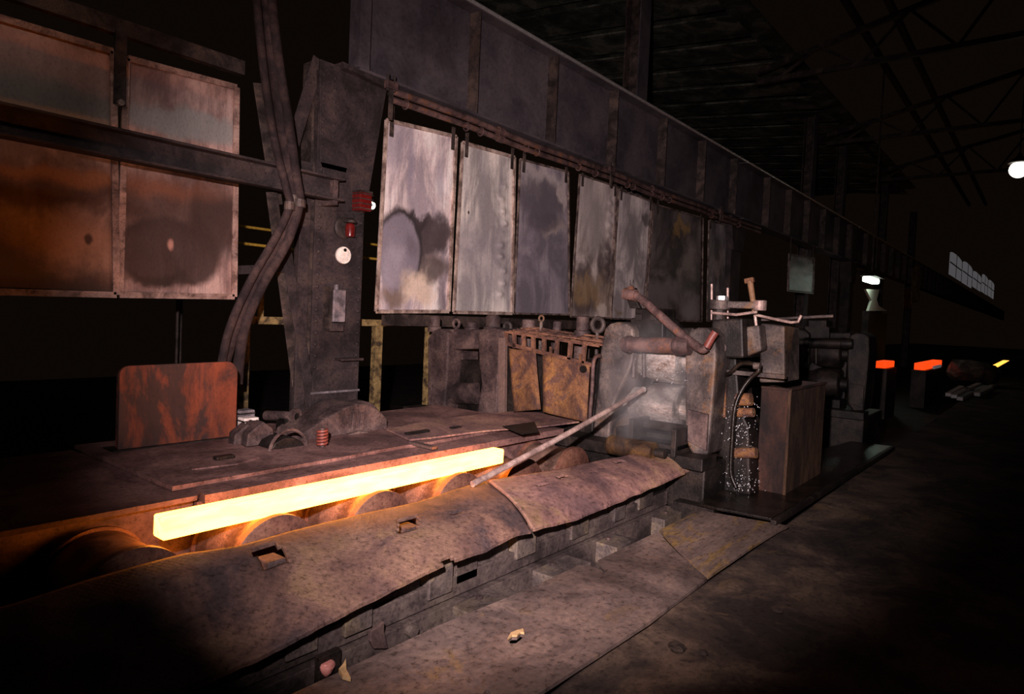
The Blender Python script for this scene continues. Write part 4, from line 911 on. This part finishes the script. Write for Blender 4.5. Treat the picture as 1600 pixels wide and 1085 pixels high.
l1 = leaning(((795, 545), (836, 549), (845, 640), (802, 644)), XS-.10, 'rusty_sheet', 'narrow curved orange-rust sheet beside the timber post')
l2 = leaning(((848, 554), (921, 571), (917, 660), (848, 644)), XS-.10, 'rusty_sheet', 'wide orange-rust sheet with a round bolt hole below the rack')
p = PX(912, 577, XS-.12); b = B(); b.cyl(p, p-Vector((.02, 0, 0)), .04, seg=16); obj('bolt_washer', b, 'castdark', l2)
for x, y in ((861, 560), (907, 571)):
    b = B(); b.beam(PX(x, y-18, XS-.12), PX(x-1, y+6, XS-.12), .02, .03, (0, 1, 0)); obj('hook_strap', b, 'orust', l2)
b = B(); b.tube(spline([PX(x, y, XS-.12) for x, y in ((938, 556), (931, 558), (927, 570), (925, 610), (921, 655))], 6), .022, 10)
tag(obj('drain_pipe', b, 'pipe', smooth=True), 'thin bent pipe running down left of the near stand', 'pipe')

# ------------------------------------------------------------------ drive housing, tools, hose and bin right of stand one
XH = XS+.25
hs = thing('drive_housing', 'dark oily drive housing right of the near mill stand', 'housing', (XH+.4, 2.2, -.2))
b = B(); b.poly(yz(((1112, 500), (1160, 497), (1162, 560), (1108, 560)), XH), (.6, 0, 0)); obj('upper_block', b, 'castdark', hs, .02)
b = B(); b.poly(yz(((1160, 512), (1186, 508), (1190, 548), (1160, 560)), XH+.12), (.5, 0, 0)); obj('coupling_block', b, 'castgrey', hs, .02)
b = B(); b.poly(yz(((1188, 505), (1226, 510), (1226, 598), (1186, 598)), XH+.3), (.5, 0, 0)); obj('end_block', b, 'castgrey', hs, .02)
b = B(); b.poly(yz(((1124, 560), (1150, 560), (1156, 640), (1170, 668), (1172, 775), (1122, 775)), XH+.12), (.4, 0, 0)); obj('lower_frame', b, 'castdark', hs, .02)
for x0, x1, y0_, y1_ in ((1152, 1174, 615, 634), (1148, 1178, 638, 652), (1146, 1182, 700, 716)):
    b = B(); a = PX(x0, (y0_+y1_)/2, XH+.1); d = PX(x1, (y0_+y1_)/2, XH+.1); b.cyl(a, d, (y1_-y0_)*.0033, seg=20); obj('rust_roller', b, 'orust', hs, smooth=True)
b = B(); a = PX(1132, 600, XH+.06); d = PX(1131, 652, XH+.06); b.cyl(a, d, .02, seg=10); obj('vertical_pin', b, 'orust', hs, smooth=True)
b = B(); b.cyl(PX(1127, 544, XH-.04), PX(1127, 544, XH+.02), .05, seg=14); obj('bolt_head', b, 'cast', hs)
b = B(); b.box(XH+.05, XH+.12, PX(1225, 560, XH).y, PX(1112, 560, XH).y, 1.2, 1.24); obj('ledge', b, 'castgrey', hs)
# wrench, hammer, rods on top
a, d = PX(1114, 480, XH+.05), PX(1190, 476, XH+.05); zw = (a.z+d.z)/2+.01
t = thing('ring_wrench', 'big steel ring spanner lying on top of the drive housing', 'wrench', (XH+.1, a.y, zw-.04))
b = B(); b.beam((XH+.1, a.y, zw), (XH+.1, d.y+.06, zw), .06, .07); obj('shank', b, 'castgrey', t, .012)
b = B(); b.cyl((XH+.1, a.y-.05, zw-.05), (XH+.1, a.y-.05, zw+.045), .10, seg=24); obj('ring_end', b, 'castgrey', t, .008)
b = B(); b.cyl((XH+.1, d.y+.03, zw-.05), (XH+.1, d.y+.03, zw+.05), .06, seg=16); obj('tail_end', b, 'rod', t, .008)
b = B(); b.cyl((XH+.1, a.y-.07, zw+.045), (XH+.1, a.y-.07, zw+.085), .055, seg=6); obj('hex_nut', b, 'bright', t)
b = B(); b.cyl((XH+.1, a.y-.05, zw-.16), (XH+.1, a.y-.05, zw-.05), .07, seg=16); obj('stud_base', b, 'castdark', t)
for k, (x, y0_, y1_) in enumerate(((1112, 444, 500), (1137, 450, 498))):
    a = PX(x, y0_, XH+.22); d = PX(x, y1_, XH+.22); b = B(); b.cyl(a, d, .013, seg=8); tag(obj('stud_bolt', b, 'rod'), ['upright stud bolt left of the bright hex nut', 'upright stud bolt right of the bright hex nut'][k], 'bolt', 'stud bolts on the drive housing')
t = thing('hammer', 'hammer with a wooden handle standing behind the spanner', 'hammer', PX(1176, 482, XH+.2))
b = B(); b.cyl(PX(1179, 487, XH+.2), PX(1172, 440, XH+.2), .024, .03, seg=12); obj('handle', b, 'handle', t, smooth=True)
b = B(); b.beam(PX(1164, 440, XH+.2), PX(1178, 437, XH+.2), .05, .05); obj('head', b, 'orust', t, .008)
b = B(); b.cyl(PX(1179, 487, XH+.2), PX(1182, 512, XH+.2), .015, seg=8); obj('spike', b, 'rod', t)
for k, (pts, l) in enumerate((([(1112, 489), (1150, 492), (1180, 488), (1183, 488)], 'short pale bar lying before the spanner'), ([(1180, 492), (1215, 500), (1236, 504), (1247, 503), (1252, 493)], 'thin bent hook bar reaching right from the spanner'), ([(1190, 500), (1260, 496), (1302, 494)], 'thin dull bar lying behind the hook bar'))):
    pp = [PX(x, y, XH+.02+.15*k) for x, y in pts]; b = B(); b.tube(pp, .014, 8); tag(obj('thin_bar', b, 'rod' if k < 2 else 'castgrey'), l, 'bar', 'thin bars on the drive housing')
hzp = [PX(x, y, X) for x, y, X in ((1125, 590, XH+.05), (1142, 582, XH), (1155, 570, XH-.02), (1170, 568, XH-.05), (1183, 572, XH-.06), (1185, 580, XH-.06), (1172, 592, XH-.06), (1158, 612, XH-.08), (1148, 640, XH-.1), (1144, 690, XH-.1), (1142, 738, XH-.1), (1150, 762, XH-.1))]
t = thing('water_hose', 'black looping water hose right of the near mill stand', 'hose', hzp[-1])
b = B(); b.tube(spline(hzp, 8), .02, 10); obj('hose_run', b, 'wet', t, smooth=True)
b = B(); b.cyl(hzp[4]+Vector((0, .03, 0)), hzp[4]-Vector((0, .03, 0)), .034, seg=12); obj('coupling', b, 'castgrey', t)
b = B(); b.tube([hzp[0], hzp[0]+Vector((.1, .12, -.02))], .018, 10); obj('brass_nozzle', b, 'handle', t)
# rusty bin
pA, pB = PZ(1225, 778, 0.0), PZ(1172, 766, 0.0)
top = PX(1228, 609, pA.x).z; xR = PY(1290, 604, pA.y).x; yB_ = PX(1190, 604, pA.x).y
t = thing('rusty_bin', 'tall rusty open sheet-steel bin standing on the floor right of the stand', 'bin', ((pA.x+xR)/2, (pA.y+yB_)/2, 0))
x0, x1, y0, y1 = pA.x, xR, pA.y, yB_
b = B(); b.box(x0, x0+.015, y0, y1, .02, top); obj('end_sheet', b, 'boxrust', t, .004)
b = B(); b.box(x0+.015, x1, y0, y0+.015, .02, top); obj('side_sheet', b, 'boxstreak', t, .004)
b = B(); b.box(x1-.015, x1, y0+.015, y1, .02, top); obj('end_sheet', b, 'boxrust', t)
b = B(); b.box(x0+.015, x1-.015, y1-.015, y1, .02, top); obj('side_sheet', b, 'boxstreak', t)
b = B(); b.box(x0, x1, y0, y1, .0, .02); obj('bottom', b, 'castdark', t)
for (a, c) in (((x0, y0), (x1, y0)), ((x0, y0), (x0, y1))):
    b = B(); b.beam((*a, top), (*c, top), .03, .025); obj('rim_bar', b, 'boxrust', t, .004)
b = B(); b.beam((x0, y0, .0), (x0, y0, top), .03, .03); obj('corner_angle', b, 'boxstreak', t, .004)
# wet base plate and kerb
b = B(); b.poly([PZ(x, y, .004) for x, y in ((1092, 791), (1120, 798), (1205, 815), (1392, 700), (1330, 692), (1130, 745))], (0, 0, .025)); bp = obj('base_plate', b, 'wet', bevel=.004); tag(bp, 'black wet base plate under the bin and drive housing', 'plate')
b = B(); a, d = PZ(1208, 818, .03), PZ(1395, 700, .03); b.beam(a, d, .05, .05); tag(obj('kerb_angle', b, 'castdark', bevel=.006), 'thin dark kerb angle along the wet base plate', 'kerb')
b = B(); b.box(5.9, 6.4, 2.3, 2.7, -.7, -.01); tag(obj('pit_cover', b, 'castdark'), 'dark block closing the trench at the stand foot', 'block')
# splashing water
b = B()
for k in range(300):
    x = random.gauss(1156, 15); y = random.choice((random.gauss(668, 18), random.gauss(755, 12), random.uniform(620, 770))); s = random.choice((.002, .003, .003, .005))
    p = PX(x, y, XH-.05+random.uniform(0, .2)); b.ball(p, s, 6, 1.4)
for k in range(90):
    x = random.gauss(1040, 22); y = random.uniform(560, 600); p = PX(x, y, XS-.02+random.uniform(0, .1)); b.ball(p, random.choice((.002, .003, .004)), 6, 1.2)
M['water'] = plain('water_drops', (.85, .85, .88), .25, .5)
o = obj('water_drops', b, 'water'); o['kind'] = 'stuff'; tag(o, 'glittering water drops splashing right of the near mill stand', 'water')

# ------------------------------------------------------------------ the dark far end of the hall
for k, (dx, dy, l) in enumerate(((5.4, -.3, 'mill stand silhouette, its shade put into the colour, just beyond the rusty bin'),)):
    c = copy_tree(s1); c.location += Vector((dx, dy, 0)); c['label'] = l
    for ch in c.children:                                   # near-black material puts the hall's darkness into this copy
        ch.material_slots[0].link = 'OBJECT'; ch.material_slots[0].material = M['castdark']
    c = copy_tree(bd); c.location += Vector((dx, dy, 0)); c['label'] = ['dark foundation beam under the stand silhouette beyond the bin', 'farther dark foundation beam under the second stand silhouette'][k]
for k, (x, y, X) in enumerate(((1592, 265, 26.0),)):
    p = PX(x, y, X); t = thing('hall_lamp', 'bright white hall lamp at the right edge of the picture', 'lamp', p-Vector((0, 0, .2)))
    b = B(); b.ball(p, .26, 20); obj('globe', b, 'lampwhite', t, smooth=True)
    b = B(); b.lathe(p+Vector((0, 0, .2)), (0, 0, 1), [(0, .3), (.1, .22), (.2, .08), (.3, .05)], 20); obj('reflector', b, 'darksteel', t, smooth=True)
    b = B(); b.cyl(p+Vector((0, 0, .5)), (p.x, p.y, 11.2), .02, seg=6); obj('rod', b, 'darksteel', t)
YQ = 5.2
p = PY(1361, 439, YQ); t = thing('task_lamp', 'greenish-white lit lamp over a pale sheet far down the hall', 'lamp', p-Vector((0, 0, .1)))
b = B(); b.box(p.x-.75, p.x+.75, YQ-.15, YQ+.15, p.z-.08, p.z+.12); obj('tube', b, 'lampgreen', t, .05)
b = B(); b.poly([(p.x-.9, YQ-.3, p.z+.12), (p.x+.9, YQ-.3, p.z+.12), (p.x+.7, YQ-.1, p.z+.32), (p.x-.7, YQ-.1, p.z+.32)], (0, .5, 0)); obj('shade', b, 'darksteel', t, .01)
b = B(); b.cyl((p.x, YQ, p.z+.3), (p.x, YQ, 11.2), .03, seg=8); obj('stem', b, 'darksteel', t)
L_ = bpy.data.lights.new('task_lamp_light', 'POINT'); L_.energy = 16; L_.color = (.8, 1, .82); L_.shadow_soft_size = .3
lo = bpy.data.objects.new('task_lamp_light', L_); COL.objects.link(lo); lo.parent = t; lo.location = Vector((0, -.35, -.1))
pts = [PY(x, y, YQ+.1) for x, y in ((1353, 452), (1374, 453), (1370, 468), (1373, 478), (1386, 486), (1357, 486), (1362, 470))]
t = thing('pale_sheet', 'pale cut sheet on a dark post under the greenish task lamp', 'sheet', (pts[5].x, YQ+.1, -.7))
b = B(); b.poly(pts, (0, .08, 0)); obj('sheet', b, 'pale', t)
b = B(); b.box(pts[5].x, pts[4].x, YQ+.08, YQ+.3, -.7, pts[5].z); obj('post', b, 'castdark', t)
for (x0, y0, x1, y1, mt, l, Y) in ((1384, 564, 1398, 576, 'hotred', 'small square glimpse of red-hot steel between dark machines', 3.4), (1445, 563, 1472, 579, 'hotred', 'red-hot block far down the hall, the middle of three glowing spots', 3.0), (1557, 566, 1577, 575, 'hotorange', 'orange glowing bar, the rightmost of three glowing spots', 1.7)):
    a, d = PY(x0, y1, Y), PY(x1, y0, Y); t = thing('hot_block', l, 'hot steel', (a.x, Y, a.z), 'glowing steel far down the hall')
    b = B(); b.box(a.x, d.x, Y, Y+.3, a.z, d.z); obj('block', b, mt, t, .02)
    b = B(); b.box(a.x-.1, d.x+.1, Y-.05, Y+.35, -.7, a.z-.01); obj('support', b, 'castdark', t)
    if mt == 'hotred' and x0 > 1400:
        b = B(); q0, q1 = PY(1459, 577, Y-.06), PY(1470, 570, Y-.06); b.box(q0.x, q1.x, Y-.08, Y-.02, q0.z, q1.z); obj('pale_tag', b, 'daylight', t)
for k in range(7):
    a = PZ(1482+k*9, 612+3*(k % 3)-6*(k > 2), .12+.04*(k % 2)); d = PZ(1503+k*9, 600+3*(k % 3)-4*(k > 2), .14+.04*(k % 2))
    b = B(); a.z = d.z = .03+.05*(k % 2); b.beam(a, d, .14, .1); tag(obj('pale_bar', b, 'palebar', bevel=.01), 'pale steel bar in the loose pile on the far floor', 'bar', 'pile of pale bars on the far floor')
b = B(); p = PZ(1518, 596, .1); b.ball(p+Vector((0, 0, .3)), .8, 16, .55)
for v in b.bm.verts: v.co += Vector(noise.noise_vector(v.co*2))*.18
tag(obj('scrap_heap', b, 'castgrey'), 'grey heap of scrap behind the pale bars', 'heap')
for (quad, l, mt) in ((((1232, 397), (1272, 404), (1270, 459), (1230, 455)), 'dim grey hung panel far right, above the hook bar', 'sheet_seven'), (((1424, 420), (1436, 412), (1436, 470), (1424, 474)), 'slim pale hung panel far down the hall by the reddish cloth', 'sheet_seven'), (((1412, 450), (1423, 455), (1423, 482), (1411, 482)), 'dull red cloth hanging far down the hall', 'red')):
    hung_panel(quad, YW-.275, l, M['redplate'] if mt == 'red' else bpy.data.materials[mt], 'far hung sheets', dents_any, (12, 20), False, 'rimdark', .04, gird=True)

# steam rising off the wet rolls
m = bpy.data.materials.new('steam'); m.use_nodes = True; nt = m.node_tree
nt.nodes.remove(nt.nodes['Principled BSDF'])
vs = N(nt, 'ShaderNodeVolumeScatter'); vs.inputs['Color'].default_value = (.95, .95, 1, 1); vs.inputs['Anisotropy'].default_value = 0.0
n = noise_(nt, coords(nt), 3.2, 4, .6, .6)
gr = N(nt, 'ShaderNodeTexGradient', gradient_type='SPHERICAL'); nt.links.new(coords(nt, 'Object', (1/.62, 1/.55, 1/.78)), gr.inputs['Vector'])
dn = math_(nt, 'MULTIPLY', math_(nt, 'MULTIPLY', math_(nt, 'SUBTRACT', n, .40, clamp=True), 5.0), gr.outputs['Fac'])
nt.links.new(math_(nt, 'MULTIPLY', dn, .85), vs.inputs['Density']); nt.links.new(vs.outputs[0], nt.nodes['Material Output'].inputs['Volume'])
c = PX(1015, 610, XS-.25)
bm = bmesh.new(); bmesh.ops.create_icosphere(bm, subdivisions=3, radius=1, matrix=Matrix.Diagonal((.62, .55, .78, 1)))
me = bpy.data.meshes.new('steam'); bm.to_mesh(me); bm.free(); me.materials.append(m)
o = bpy.data.objects.new('steam', me); COL.objects.link(o); o.location = c; o['kind'] = 'stuff'; tag(o, 'thin white steam drifting off the wet rolls of the near stand', 'steam')
